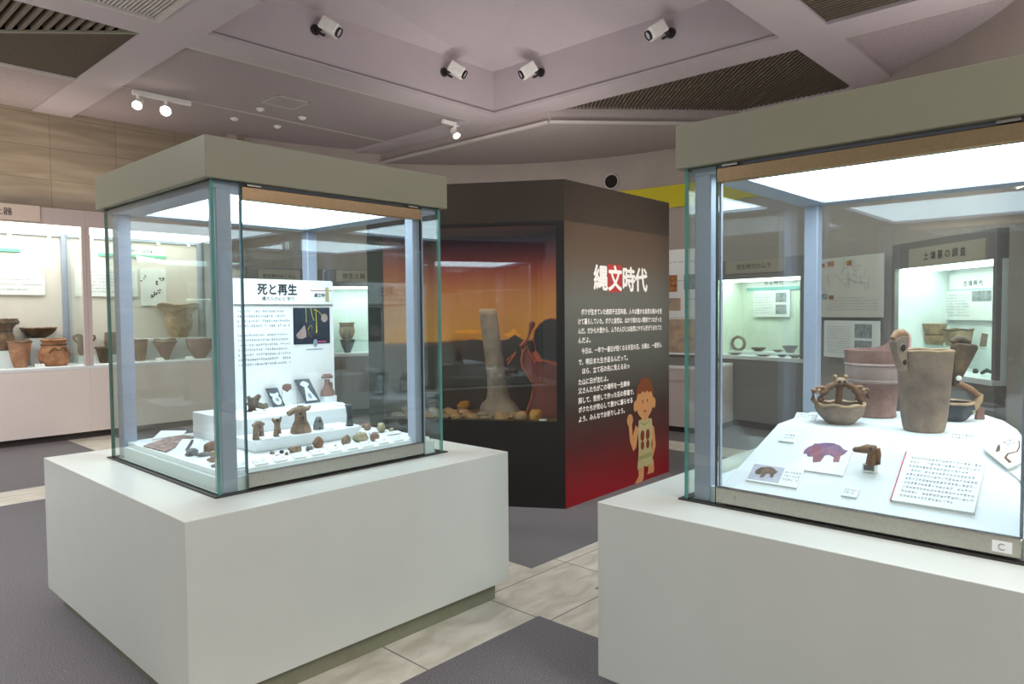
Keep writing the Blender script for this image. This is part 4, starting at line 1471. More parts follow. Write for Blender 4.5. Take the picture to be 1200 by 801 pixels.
slab('narrow grey-green tablet upright on the shelf of the far-right curved showcase', on(T2, 0.02, 0.42, 1.185), 0.07, 0.13, rz=R(T2 - 90))
slab('broad grey-green tablet at the right end of the shelf in the far-right curved showcase', on(T2, 0.36, 0.42, 1.185), 0.14, 0.13, rz=R(T2 - 90))
b = MB(); b.tube([(-.12, 0, .02), (-.05, 0, .05), (.02, 0, .035), (.08, 0, .045), (.13, 0, .02)], [.014, .02, .014, .018, .012], 8)
o = b.build('metal_fitting', M['blackclay'], None, True); o.location = on(T2, 0.42, 0.22, 0.945); o.rotation_euler = (0, 0, R(T2 - 90))
tag(o, 'dark curved metal fitting on the sill of the far-right curved showcase', 'metal fitting', GC)
o = MB().blob((0, 0, .02), (.025, .025, .025), 4, .2, floor=0).build('bead', M['blackclay'], None, True); o.location = on(T2, 0.10, 0.30, 0.945)
tag(o, 'small dark bead on the sill of the far-right curved showcase', 'bead', GC)
b = MB(); b.tube([(0.10 * math.cos(a * pi / 12), 0, 0.10 + 0.09 * math.sin(a * pi / 12)) for a in range(24)], 0.022, 8, closed=True)
o = b.build('clay_ring', M['greyclay'], None, True); o.location = on(T1, -0.52, 0.34, 0.94 + 0.05); o.rotation_euler = (0, 0, R(T1 - 90))
tag(o, 'large upright clay ring at the left end of the pale green showcase', 'ring', GC)
riser('low white step at the back of the pale green showcase', on(T1, -0.02, 0.40, 0.945), 1.2, 0.26, 0.045, R(T1 - 90))
for i, (x, y, z, r, hh, lb) in enumerate(((-0.24, .40, .99, .10, .05, 'flat grey dish just right of the clay ring'), (0.06, .40, .99, .07, .03, 'low grey saucer in the middle of the pale green showcase'),
                                         (0.24, .40, .99, .10, .09, 'grey footed bowl in the right half of the pale green showcase'), (0.44, .40, .99, .05, .08, 'small dark stand at the right end of the pale green showcase'),
                                         (-0.42, .14, .945, .09, .025, 'thin grey plate at the front left of the pale green showcase'), (0.02, .14, .945, .10, .02, 'flat pale plate at the front of the pale green showcase'),
                                         (0.30, .14, .945, .06, .03, 'small dark saucer at the front of the pale green showcase'), (0.48, .14, .945, .08, .035, 'pale green saucer at the front right of the pale green showcase'))):
    pot(lb, [(r * .5, 0), (r * .55, hh * .3), (r * .9, hh * .7), (r, hh)], M['greyclay'] if i % 3 else M['darkclay'], on(T1, x, y, z), name='clay_dish', cat='dish', group=GC, seg=24, t=.006, sm=1)
pot('round brown jar on the glass shelf, glimpsed left of the black column', [(.07, 0), (.10, .05), (.125, .13), (.11, .2), (.105, .23), (.125, .27)], M['sandclay'], on(TB, -0.33, 0.40, 1.14), group=GC, seg=28,
    parts=(('neck_band', ring_band(.108, .215, .008, 0, 1, 28), M['brownclay']),))
pot('dark tapered pot on the sill below the round brown jar', [(.045, 0), (.06, .04), (.095, .12), (.115, .2)], M['blackclay'], on(TB, -0.34, 0.26, 0.945), group=GC, seg=28,
    parts=(('rim_band', ring_band(.114, .192, .008, 0, 1, 28), M['blackclay']),))

# picture panels on the wall between the two right-hand showcases
TP = -28.6
def hang(th, x, z, r=4.56):
    p_ = on(th, x, 0, z, r)
    return p_
poster = wall_board('big pale poster with a map and small photos, behind the right glass case', hang(TP, -0.02, 1.46, 4.60), 1.10, 0.68, R(TP - 90), 5, 31, cols=((0.28, 0.95),), ch=0.01, top=0.34, mat='posterpaper',
    photos=((0.0, 0.05, 0.72, 0.84, 'photo_dark'), (0.09, 0.17, 0.76, 0.87, 'photo_grey'), (0.16, 0.24, 0.85, 0.92, 'photo_orange'), (0.28, 0.37, 0.86, 0.94, 'photo_orange'), (0.54, 0.61, 0.85, 0.93, 'photo_orange'),
            (0.02, 0.09, 0.40, 0.48, 'photo_grey'), (0.10, 0.18, 0.30, 0.40, 'photo_dark'), (0.20, 0.28, 0.30, 0.40, 'photo_grey'), (0.30, 0.37, 0.30, 0.37, 'photo_orange')))
b = MB()
rf = random.Random(9)
for k in range(26):
    x, z = -0.42 + rf.random() * 0.85, 0.28 + rf.random() * 0.3
    b.tube([(x, -0.002, z), (x + rf.uniform(-.08, .08), -0.002, z + rf.uniform(.02, .1)), (x + rf.uniform(-.12, .12), -0.002, z + rf.uniform(.05, .14))], 0.0016, 4)
b.build('map_lines', M['inkgrey'], poster)
wall_board('lower white text panel with two photos, under the big pale poster', hang(TP, 0.09, 1.0, 4.60), 0.80, 0.42, R(TP - 90), 12, 33, cols=((0.06, 0.5),), ch=0.012, photos=((0.58, 0.88, 0.55, 0.92, 'photo_grey'), (0.58, 0.88, 0.06, 0.48, 'photo_grey')), top=0.86)
TQ = 3.0
wall_board('tall white poster with orange photos, between the black column and the right glass case', hang(TQ, 0.06, 0.92, 4.66), 0.86, 1.50, R(TQ - 90), 5, 41, cols=((0.05, 0.5), (0.56, 0.95)), ch=0.022, top=0.98,
    photos=((0.16, 0.40, 0.60, 0.76, 'photo_orange'), (0.52, 0.82, 0.62, 0.76, 'photo_grey'), (0.05, 0.46, 0.42, 0.54, 'photo_land'), (0.05, 0.95, 0.02, 0.34, 'photo_land')))
# counter below that poster
t = thing('low_counter', 'low grey counter with a pale sill below the poster, right of the black column', 'counter', on(TQ, 0.62, 0, 0, 3.60), R(TQ - 90))
b = MB(); b.box(-0.60, 0.25, 0.05, 0.9, 0.0, 0.075); b.build('skirting', M['skirting'], t)
b = MB(); b.box(-0.60, 0.25, 0.0, 0.9, 0.075, 0.66); b.build('base_cabinet', M['mauve'], t)
b = MB(); b.box(-0.60, 0.25, -0.012, 0.9, 0.66, 0.815); b.build('drawer_band', M['mauve'], t)
b = MB(); b.box(-0.60, 0.25, -0.02, 0.9, 0.815, 0.845); b.build('sill', M['card'], t)
b = MB(); b.box(-0.60, 0.25, 0.10, 0.13, 0.845, 0.93); b.build('upstand', M['frame'], t)


# ================================================================== INSIDE THE LEFT GLASS CASE
ZF = 0.863
b = MB()
b.prism([(1.352, 2.915), (2.488, 2.915), (2.488, 4.045), (1.352, 4.045)], ZF, 0.885)
tag(b.build('floor_board', M['deck'], None, bevel=0.002), 'white base board covering the floor of the left glass case', 'board')
b = MB()
b.frustum([(1.655, 3.215), (2.23, 3.215), (2.23, 3.415), (1.655, 3.415)], 0.886, [(1.635, 3.185), (2.25, 3.185), (2.25, 3.415), (1.635, 3.415)], 0.945)
tag(b.build('display_step', M['deck'], None, bevel=0.003), 'low white step carrying the standing figurines in the left glass case', 'display block')
b = MB()
b.prism([(1.69, 3.42), (2.30, 3.42), (2.37, 3.46), (2.45, 3.80), (2.45, 3.93), (1.66, 3.93), (1.66, 3.74)], 0.886, 1.02)
tag(b.build('display_block', M['deck'], None, bevel=0.003), 'tall white block below the text board in the left glass case', 'display block')

# the text board
tb = thing('text_board', 'tall white text board with a large title and dark photo in the left glass case', 'text board', (2.186, 3.80, 1.053))
tb.scale = (1.037, 1.037, 1.037)
b = MB(); b.box(-0.335, 0.285, 0, 0.012, -0.03, 0.665); b.build('board', M['card'], tb)
b = MB(); b.box(-0.335, 0.275, -0.006, 0.0, 0.535, 0.672); hd = b.build('heading_panel', M['card'], tb)
b = MB(); b.box(-0.325, 0.285, -0.0075, 0.0, 0.528, 0.532); b.build('rule', M['frame'], tb)
text('死と再生', 0.066, (-0.075, -0.0068, 0.592), M['ink'], hd, VERT, 0.0026, 0.92, 'CENTER', label='dark title characters')
text('縄文人の心と 祈り', 0.024, (-0.07, -0.0068, 0.557), M['ink'], hd, VERT, 0.0003, 1.0, 'CENTER')
text('縄文時代', 0.026, (0.155, -0.0068, 0.577), M['ink'], hd, VERT, 0.0006, 0.9)
b = MB(); b.box(0.13, 0.275, -0.0072, -0.006, 0.612, 0.616); b.build('red_line', M['red'], hd)
b = MB(); poly_flat(b, ell(0.24, 0.622, 0.013, 0.013), -0.0074); poly_flat(b, [(0.228, 0.55), (0.254, 0.55), (0.252, 0.61), (0.23, 0.61)], -0.0074)
b.build('small_picture', M['tunic'], hd)
X = Matrix.Translation((-0.31, -0.0012, 0.49)) @ Matrix.Rotation(R(90), 4, 'X')
q = marks(4, 0.31, 0.0265, 0.013, 51, X); X2 = Matrix.Translation((-0.31, -0.0012, 0.36)) @ Matrix.Rotation(R(90), 4, 'X')
q2 = marks(7, 0.31, 0.0265, 0.013, 52, X2); q.add(q2.v, q2.f); q.build('lettering', M['inkgrey'], tb)
b = MB(); b.box(0.02, 0.258, -0.003, 0.0, 0.305, 0.515); ph = b.build('photograph', M['photo_dark'], tb)
b = MB()
for path, r in (([(0.10, 0.512), (0.102, 0.43)], .0035), ([(0.132, 0.512), (0.14, 0.47), (0.152, 0.44)], .004), ([(0.165, 0.512), (0.168, 0.43), (0.168, 0.37)], .004),
                ([(0.15, 0.505), (0.18, 0.495), (0.21, 0.465)], .006), ([(0.125, 0.41), (0.112, 0.39), (0.118, 0.36), (0.138, 0.342)], .003), ([(0.13, 0.415), (0.14, 0.40), (0.135, 0.375)], .003)):
    b.tube([(x, -0.003, z) for x, z in path], r, 6, flat=0.3)
b.build('yellow_shapes', M['yellowpaint'], ph, True)
b = MB(); poly_flat(b, [(0.035, 0.36), (0.06, 0.385), (0.09, 0.415), (0.10, 0.38), (0.10, 0.345), (0.07, 0.335), (0.045, 0.34)], -0.0034); poly_flat(b, ell(0.222, 0.455, 0.022, 0.025), -0.0034)
b.build('shell_shapes', M['palered'], ph)
b = MB(); b.box(0.175, 0.23, -0.0036, -0.003, 0.312, 0.321); b.build('magenta_strip', M['magenta'], ph)
b = MB(); poly_flat(b, ell(0.158, 0.31, 0.014, 0.022), -0.0045); b.box(0.10, 0.21, -0.001, 0, 0.27, 0.276); b.build('white_figure_print', M['xgrey'], tb)
o = wall_board('pale backing panel just behind the right edge of the title text board', (2.395, 3.818, 1.021), 0.19, 0.71, 0, 0, 5, 0.008, 'backing_panel', cat='panel')


def figurine(label, loc, parts, mat='figclay', rz=0.0, name='clay_figurine', group='clay figurines in the left glass case', extra=(), k=1.32):
    """small clay figure built from swept limbs: (path, radii, flatness)"""
    root = thing(name, label, 'figurine', loc, rz, group)
    root.scale = (k, k, k)
    b = MB()
    for path, rad, fl in parts:
        b.tube(path, rad, 12, flat=fl)
    b.build('body', M[mat], root, True, ang=70)
    for nm, mb_, m_ in extra:
        mb_.build(nm, M[m_], root, True, ang=70)
    return root


def eyes(*pts_, r=.004, mat='blackclay', nm='eye'):
    out = []
    for p_ in pts_:
        out.append((nm, MB().blob(p_, (r, r, r), 1, 0.0, nu=8, nv=6), mat))
    return out


figurine('headless tan figurine torso with stub arms, leftmost of the standing figurines', (1.68, 3.235, .946),
         [([(-.012, 0, 0), (-.011, 0, .03), (-.006, 0, .05)], [.011, .009, .012], 1), ([(.012, 0, 0), (.011, 0, .03), (.006, 0, .05)], [.011, .009, .012], 1), ([(0, 0, .03), (0, 0, .055), (0, 0, .066)], [.018, .017, .012], .6),
          ([(-.022, 0, .052), (0, 0, .06), (.022, 0, .052)], [.007, .011, .007], .8)], extra=eyes((0, -.011, .045)))
figurine('thin forked figurine with raised arms, second of the standing figurines', (1.785, 3.245, .946),
         [([(-.009, 0, 0), (-.007, 0, .022), (0, 0, .04)], [.008, .007, .01], 1), ([(.009, 0, 0), (.007, 0, .022), (0, 0, .04)], [.008, .007, .01], 1), ([(0, 0, .03), (0, 0, .05)], [.012, .012], .7),
          ([(0, 0, .045), (-.012, 0, .057), (-.019, 0, .068)], [.009, .007, .005], .8), ([(0, 0, .045), (.011, 0, .058), (.016, 0, .07)], [.009, .007, .005], .8), ([(0, 0, .05), (0, 0, .066)], [.008, .007], .8)], extra=eyes((0, -.008, .062)))
figurine('big bell-shaped figurine torso with broad shoulders, tallest on the low step', (1.915, 3.245, .946),
         [([(0, 0, 0), (0, 0, .018), (0, 0, .05), (0, 0, .075), (0, 0, .09)], [.045, .042, .025, .024, .028], .6), ([(-.052, 0, .078), (-.03, 0, .088), (0, 0, .092), (.034, 0, .09)], [.014, .016, .018, .012], .7),
          ([(0, 0, .085), (0, 0, .105)], [.014, .012], .8), ([(.03, 0, .088), (.042, 0, .10)], [.010, .007], .8)], mat='figclay', extra=eyes((0, -.017, .06), (-.01, -.018, .075)))
figurine('small grey seated figurine at the right end of the low step', (2.03, 3.265, .946),
         [([(-.012, 0, 0), (-.010, 0, .02)], [.012, .014], .8), ([(.012, 0, 0), (.010, 0, .02)], [.012, .014], .8), ([(0, 0, .012), (0, 0, .035), (0, 0, .05)], [.022, .017, .010], .7)], mat='greystone', extra=eyes((0, -.011, .035)))
figurine('dark column-shaped leg fragment with a flared top beside the tall white block', (2.208, 3.245, .946),
         [([(0, 0, 0), (0, 0, .01), (0, 0, .05), (0, 0, .09), (0, 0, .105)], [.020, .016, .012, .017, .021], 1)], mat='blackclay', k=1.08, name='clay_fragment', extra=[('rim', ring_band(.019, .102, .004, 0, 1, 16), 'blackclay')])
figurine('dark brown lumpy figurine head at the left end of the tall white block', (1.90, 3.68, 1.021),
         [([(-.02, 0, 0), (-.02, 0, .03), (-.005, 0, .06)], [.028, .032, .024], .8), ([(-.005, 0, .05), (.02, 0, .075)], [.022, .012], .8), ([(-.03, 0, .05), (-.038, 0, .075)], [.014, .009], .8),
          ([(.0, 0, .03), (.035, -.01, .018), (.052, -.01, .022)], [.018, .015, .016], .9)], mat='darkclay', k=1.12, name='clay_figurine', extra=eyes((-.012, -.024, .045), (-.03, -.024, .045)))
# small head held up on wire stand
hs = thing('figurine_head_on_stand', 'small brown figurine head raised on thin wire legs on the tall white block', 'figurine', (2.095, 3.69, 1.021), 0, 'clay figurines in the left glass case')
hs.scale = (1.12, 1.12, 1.12)
b = MB(); b.tube([(-.018, 0, .115), (-.018, 0, .10), (0, 0, .09), (.018, 0, .10), (.018, 0, .115)], [.006, .01, .014, .01, .006], 10); b.tube([(0, 0, .086), (0, 0, .105), (0, 0, .118)], [.016, .02, .012], 12, flat=.8)
b.build('head', M['redclay'], hs, True, ang=70)
for sx in (-.022, .062):
    b = MB(); b.tube([(sx, .01, 0), (sx, .01, .086)], .0012, 6); b.build('wire_leg', M['steel'], hs)
b = MB(); b.tube([(-.022, .01, .086), (.062, .01, .086)], .0012, 6); b.build('wire_bar', M['steel'], hs)
# figurine on clear block
riser('low white block under the reddish figurine with a broad head', (2.39, 3.73, 1.021), 0.085, 0.055, 0.035)
figurine('reddish figurine with a broad flat head on its own low block', (2.385, 3.73, 1.056),
         [([(0, 0, 0), (0, 0, .02), (0, 0, .045), (0, 0, .06)], [.034, .034, .018, .013], .7), ([(0, 0, .05), (0, 0, .075)], [.013, .012], 1), ([(-.024, 0, .085), (-.012, 0, .09), (.012, 0, .09), (.024, 0, .085)], [.011, .016, .016, .011], .7),
          ([(.018, 0, .06), (.022, 0, .04), (.02, 0, .02)], [.007, .007, .008], 1)], mat='redclay', extra=eyes((-.01, -.012, .091), (.01, -.012, .091)))


def xray(label, corners, z0, shape):
    """leaning dark film with a pale figure; corners = foot-left x, foot-right x, lean sideways, height, y"""
    xl, xr, dx, hgt, y = corners
    root = thing('xray_photo', label, 'photograph', ((xl + xr) / 2, y, z0), 0, 'leaning x-ray photographs')
    w = (xr - xl) / 2
    lean = 0.35
    Xs = Matrix(((1, 0, dx / hgt, 0), (0, 1, lean, 0), (0, 0, 1, 0), (0, 0, 0, 1)))
    b = MB(); b.box(-w, w, 0, 0.004, 0, hgt, Xs); b.build('film', M['xray'], root)
    for k, (pts_, m_) in enumerate(shape):
        b = MB(); poly_flat(b, [(p_[0] * hgt / (0.112 if hgt > .12 else 0.09), p_[1] * hgt / (0.112 if hgt > .12 else 0.09)) for p_ in pts_], -0.0012 - k * 0.0006, Xs); b.build('xray_figure', M[m_], root)
    return root


xray('smaller leaning x-ray photograph of a round-bodied figurine', (2.035, 2.108, -0.028, 0.106, 3.735), 1.022,
     [(ell(0.002, .032, .021, .024, 20), 'xwhite'), ([(-.022, .055), (-.02, .068), (-.008, .064), (.01, .064), (.02, .07), (.024, .058), (.012, .048), (-.01, .048)], 'xwhite'), (ell(0.004, .034, .010, .010, 12), 'xgrey')])
xray('larger leaning x-ray photograph of a bell-shaped figurine', (2.24, 2.338, -0.046, 0.142, 3.73), 1.022,
     [([(-.03, .012), (.028, .012), (.012, .06), (.008, .075), (-.008, .075), (-.012, .06)], 'xwhite'), ([(-.024, .088), (-.014, .098), (0, .103), (.014, .098), (.024, .088), (.01, .076), (-.01, .076)], 'xwhite'), (ell(-.002, .034, .010, .014, 12), 'xgrey')])
GL = 'caption cards in the left glass case'
for i, (x, y, z, w, lb) in enumerate(((1.85, 3.56, 1.021, .055, 'white caption card at the left front of the tall block'), (2.045, 3.51, 1.021, .05, 'white caption card at the middle front of the tall block'),
                                      (2.325, 3.51, 1.021, .05, 'white caption card at the right front of the tall block'), (1.70, 3.195, .946, .065, 'white caption card below the leftmost standing figurine'),
                                      (1.80, 3.195, .946, .06, 'white caption card below the thin forked figurine'), (2.06, 3.215, .946, .04, 'white caption card in front of the small grey figurine'))):
    c_ = card(lb, (x, y, z + .006), w, .03, 20, 0, 2, GL, 60 + i, .006)
first = None
for k in range(11):
    x = 1.44 + k * 0.0945
    lb = 'small white caption card in the row along the front edge of the left glass case'
    if first is None:
        first = card(lb, (x, 2.945, .893), .062, .038, 26, 0, 2, 'row of caption cards along the front edge', 77, .010)
    else:
        copy_thing(first, (x, 2.945, .893))
# small stones and fragments on the base
GS = 'stones and fragments on the base of the left glass case'
frs = [(1.690, 3.125, .010, .010, .007, 'greyclay', 'tiny dark fragment at the left of the front row of stones'), (1.675, 3.050, .012, .008, .005, 'figclay', 'flat tan chip in front of the tiny dark fragments'),
       (1.730, 3.109, .009, .009, .008, 'blackclay', 'tiny round dark fragment right of the flat chip'), (1.724, 3.053, .009, .007, .007, 'brownclay', 'tiny brown fragment below the low step'),
       (1.784, 3.078, .030, .018, .016, 'figclay', 'elongated brown stone left of the middle of the front row'), (1.852, 3.062, .018, .015, .012, 'greystone', 'flat grey stone in the middle of the front row'),
       (1.928, 3.107, .026, .02, .026, 'brownclay', 'dark rounded brown lump, largest in the middle of the front row'), (1.997, 3.061, .005, .005, .005, 'brownclay', 'tiny brown bead in the front row'),
       (2.060, 3.058, .024, .02, .024, 'figclay', 'cracked brown lump right of the tiny bead'), (2.165, 3.081, .038, .022, .024, 'bone', 'wedge-shaped pale stone in the right part of the front row'),
       (2.226, 3.047, .030, .022, .022, 'redclay', 'reddish lump at the right end of the front row'), (2.400, 3.350, .018, .018, .02, 'figclay', 'small brown lump behind the reddish lump'),
       (2.412, 3.237, .032, .022, .026, 'bone', 'large pale stone near the right corner post'), (2.458, 3.205, .015, .012, .011, 'bone', 'small pale stone at the far right of the base'),
       (2.445, 3.450, .026, .018, .013, 'redclay', 'flat reddish piece beside the tall block'), (1.43, 3.40, .034, .02, .016, 'greystone', 'grey stone axe beside the left glass pane'),
       (1.455, 3.33, .03, .016, .010, 'greystone', 'flat grey stone axe below the first one'), (1.525, 3.40, .045, .03, .026, 'brownclay', 'large dark brown stone tool beside the tent card'),
       (1.43, 3.17, .028, .016, .012, 'brownclay', 'dark brown stone tool near the front left corner post'), (1.395, 3.05, .03, .012, .007, 'blackclay', 'flat black stone blade at the front left of the base')]
for i, (x, y, rx, ry, rz_, m_, lb) in enumerate(frs):
    b = MB(); b.blob((0, 0, rz_ * .85), (rx * 1.12, ry * 1.12, rz_ * 1.12), 40 + i, .36, 1.8, floor=0.0)
    o = b.build('stone_fragment', M[m_], None, True, ang=60); o.location = (x, y, .8855); o.rotation_euler = (0, 0, (i * 0.7) % 1.2 - .4)
    tag(o, lb, 'stone', GS)
b = MB(); b.box(-.016, .016, -.016, .016, 0, .03, bev=.003); o = b.build('sand_cube', M['bone'], None); o.location = (1.475, 3.26, .8855); tag(o, 'small beige cube beside the dark brown stone tool', 'cube')
o = MB().blob((0, 0, .014), (.03, .022, .018), 90, .2, floor=0).build('white_mount', M['deck'], None, True); o.location = (2.33, 3.20, .8855); tag(o, 'lumpy white mount between the pale wedge stone and the brown lump', 'mount')
card('white card with a dark clip at the right end of the base', (2.40, 3.12, .892), .10, .035, 10, 0, 1, GL, 71)
def shard_board():
    root = thing('shard_photo_board', 'brown photo board of excavated shards leaning flat at the left of the base', 'photo board', (1.50, 3.80, .887))
    b = MB(); b.prism([(-.145, -.0), (-.13, -.25), (.14, .07), (.12, .23)], 0, .006); b.build('board', M['photo_shards'], root)
    b = MB()
    rf_ = random.Random(2)
    for k in range(16):
        x = rf_.uniform(-.10, .09); y = x * 1.0 + rf_.uniform(-.08, .06)
        a, l_ = rf_.uniform(0, 3), rf_.uniform(.015, .04)
        b.add([(x + l_ * math.cos(a), y + l_ * math.sin(a), .0066), (x + .01 * math.cos(a + 1.6), y + .01 * math.sin(a + 1.6), .0066), (x - l_ * math.cos(a), y - l_ * math.sin(a), .0066), (x - .01 * math.cos(a + 1.6), y - .01 * math.sin(a + 1.6), .0066)], [(0, 1, 2, 3)])
    b.build('pale_streaks', M['palered'], root)
shard_board()
b = MB(); b.prism([(-.10, 0), (.06, -.0), (.10, .05), (-.02, .09)], 0, .008, Matrix.Rotation(R(16), 4, 'X'))
o = b.build('white_backing_card', M['card'], None); o.location = (1.56, 3.97, .886); tag(o, 'blank white card leaning behind the shard photo board', 'card')
root = thing('tent_card', 'folded white tent card with a dark stone blade on it, left of the tall block', 'card', (1.505, 3.58, .886), R(-55))
b = MB()
b.add([(-.06, -.06, 0), (.06, -.06, 0), (.05, 0, .045), (-.05, 0, .045), (-.06, .06, 0), (.06, .06, 0), (-.06, -.06, .003), (.06, -.06, .003)], [(0, 1, 2, 3), (3, 2, 5, 4), (1, 5, 2), (0, 3, 4), (0, 4, 5, 1)])
b.build('folded_card', M['card'], root)
b = MB(); b.prism([(-.008, -.04), (.008, -.042), (.01, .0), (.004, .03), (-.006, .028)], .0, .005, Matrix.Translation((0.01, -.028, .022)) @ Matrix.Rotation(R(37), 4, 'X')); b.build('stone_blade', M['blackclay'], root)


# ================================================================== INSIDE THE RIGHT GLASS CASE
ZP = 1.085
base = [(2.556, 0.26), (3.68, 0.26), (3.68, 1.272), (2.556, 1.272)]
top = [(2.86, 0.40), (3.30, 0.425), (3.52, 0.50), (3.655, 0.58), (3.655, 0.80), (3.53, 0.93), (3.285, 1.195), (2.86, 1.17)]
bot8 = [(2.556, 0.26), (3.20, 0.26), (3.60, 0.30), (3.68, 0.45), (3.68, 0.95), (3.62, 1.12), (3.40, 1.272), (2.556, 1.272)]
b = MB(); b.frustum(bot8, ZF, top, ZP)
tag(b.build('display_slope', M['deck'], None, bevel=0.002), 'white display deck with a sloping front filling the floor of the right glass case', 'display base')
sl = math.atan2(ZP - ZF, 2.86 - 2.556)        # slope of the front


def on_slope(a, lift=0.001):
    return ZF + (a - 2.556) * math.tan(sl) + lift


def slope_thing(name, label, cat, a, bb, group=None, spin=0.0):
    """a thing lying on the sloping front: local +X runs along the case front to the right, local +Y runs up the slope"""
    t_ = thing(name, label, cat, (a, bb, on_slope(a)), 0, group)
    m_ = Matrix.Rotation(-pi / 2, 4, 'Z') @ Matrix.Rotation(sl, 4, 'X') @ Matrix.Rotation(spin, 4, 'Z')
    t_.rotation_euler = m_.to_euler()
    return t_


# text card with a red edge
t = slope_thing('text_card', 'large white text card with a red left edge on the sloping deck', 'text card', 2.70, 0.56)
b = MB(); b.box(-.118, .118, -.115, .115, 0, .010); b.build('board', M['card'], t)
b = MB(); b.box(-.122, -.118, -.115, .115, 0, .0105); b.build('red_edge', M['cardred'], t)
marks(10, .205, .0195, .0105, 81, Matrix.Translation((-.098, .083, .0106))).build('lettering', M['inkgrey'], t)


def bear(sc_, lw=1.0):
    P = [(-.5, .08), (-.52, .2), (-.46, .34), (-.36, .43), (-.34, .5), (-.26, .5), (-.1, .56), (.1, .58), (.28, .52), (.4, .4), (.5, .38), (.46, .26), (.38, .16), (.40, -.04), (.26, -.06), (.24, .1), (.12, .16), (.02, .12),
         (-.02, -.1), (-.18, -.16), (-.22, -.04), (-.20, .06), (-.3, .02), (-.38, .02), (-.42, .1)]
    return [(x * sc_, y * sc_ * lw) for x, y in P]


def flat_xy(mb_, pts_, z):
    mb_.add([(x, y, z) for x, y in pts_], [tuple(range(len(pts_)))])
    return mb_


t = slope_thing('photo_card', 'small photo card of a brown bear figure at the left of the sloping deck', 'photo card', 2.635, 1.083)
b = MB(); b.box(-.105, .09, -.045, .045, 0, .006); b.build('board', M['card'], t)
b = MB(); b.box(-.10, .02, -.038, .042, .0062, .0066); ph = b.build('photograph', M['photo_bg'], t)
b = MB(); flat_xy(b, [(x - .04, y - .012) for x, y in bear(.082)], .0072); bb_ = b.build('bear_picture', M['bear'], ph)
b = MB(); flat_xy(b, [(x * .082 - .04, y * .082 - .012) for x, y in [(-.5, .1), (-.5, .26), (-.40, .42), (-.28, .46), (-.24, .2), (-.30, .02), (-.42, .02)]], .0076); b.build('bear_head', M['darkclay'], bb_)
marks(3, .055, .018, .010, 83, Matrix.Translation((.028, .018, .0064))).build('lettering', M['inkgrey'], t)
t = slope_thing('photo_card', 'larger white card with a purple bear figure, in the middle of the sloping deck', 'photo card', 2.735, 0.945)
b = MB(); b.box(-.09, .09, -.078, .078, 0, .006); b.build('board', M['card'], t)
b = MB(); flat_xy(b, [(x, y - .012) for x, y in bear(.15)], .0066); pb = b.build('bear_picture', M['purplebear'], t)
b = MB(); flat_xy(b, [(x * .15, y * .15 - .012) for x, y in [(-.34, .44), (-.36, .30), (-.30, .14), (-.24, .02), (-.20, -.14), (-.05, -.10), (-.02, .10), (-.10, .30), (-.2, .42)]], .0070); flat_xy(b, [(x * .15, y * .15 - .012) for x, y in [(.26, .30), (.25, .08), (.27, -.06), (.40, -.04), (.37, .16), (.36, .30)]], .0070); b.build('bear_legs', M['cardred2'], pb)
GR = 'caption cards in the right glass case'
for a, bb, w, d, lb, sd in ((2.80, 1.105, .062, .05, 'white caption card in front of the ring-handled vessel', 5), (2.615, 0.812, .052, .042, 'white caption card below the bird-head figurine', 6)):
    t = slope_thing('caption_card', lb, 'label card', a, bb, GR)
    b = MB(); b.box(-w / 2, w / 2, -d / 2, d / 2, 0, .006); b.build('board', M['card'], t)
    marks(2, w * .7, d * .3, d * .2, sd, Matrix.Translation((-w * .38, d * .12, .0063))).build('lettering', M['inkgrey'], t)
for a, bb, lb, rz_ in ((3.05, 1.13, 'white caption card on the deck left of the ring-handled vessel', -88), (2.90, 0.53, 'white caption card at the foot of the tall cylinder pot', -90), (3.55, 0.62, 'white caption card at the back right of the deck', -70)):
    c_ = card(lb, (a, bb, ZP + .008), .085, .045, 32, R(rz_), 2, GR, int(rz_ + 200))
# bird-head figurine on a little block
t = slope_thing('bird_head_figurine', 'small brown bird-head figurine with a long beak on a grey and white block', 'figurine', 2.705, 0.775)
X0 = Matrix.Rotation(-sl, 4, 'X')
b = MB(); b.box(-.022, .022, -.014, .014, .0, .028, X0, bev=.002); b.build('block', M['card'], t)
b = MB(); b.box(-.017, .017, -.0152, -.0142, .006, .024, X0); b.build('block_front', M['greystone'], t)
b = MB(); b.tube([(.004, 0, .026), (.006, 0, .05), (.008, 0, .072)], [.024, .022, .020], 12, X0, flat=.8); b.tube([(.016, 0, .078), (-.01, 0, .08), (-.035, 0, .074), (-.055, 0, .072)], [.020, .019, .013, .010], 12, X0, flat=.9)
b.tube([(.018, 0, .085), (.024, 0, .06), (.024, 0, .03)], [.014, .012, .010], 10, X0)
hd = b.build('head', M['brownclay'], t, True, ang=70)
MB().blob((.006, -.016, .086), (.006, .004, .006), 1, 0, X=X0, nu=8, nv=6).build('eye', M['blackclay'], hd, True)
b = MB(); b.tube([(-.058, -.006, .073), (-.04, -.012, .075)], [.003, .002], 6, X0); b.build('beak_line', M['darkclay'], hd)
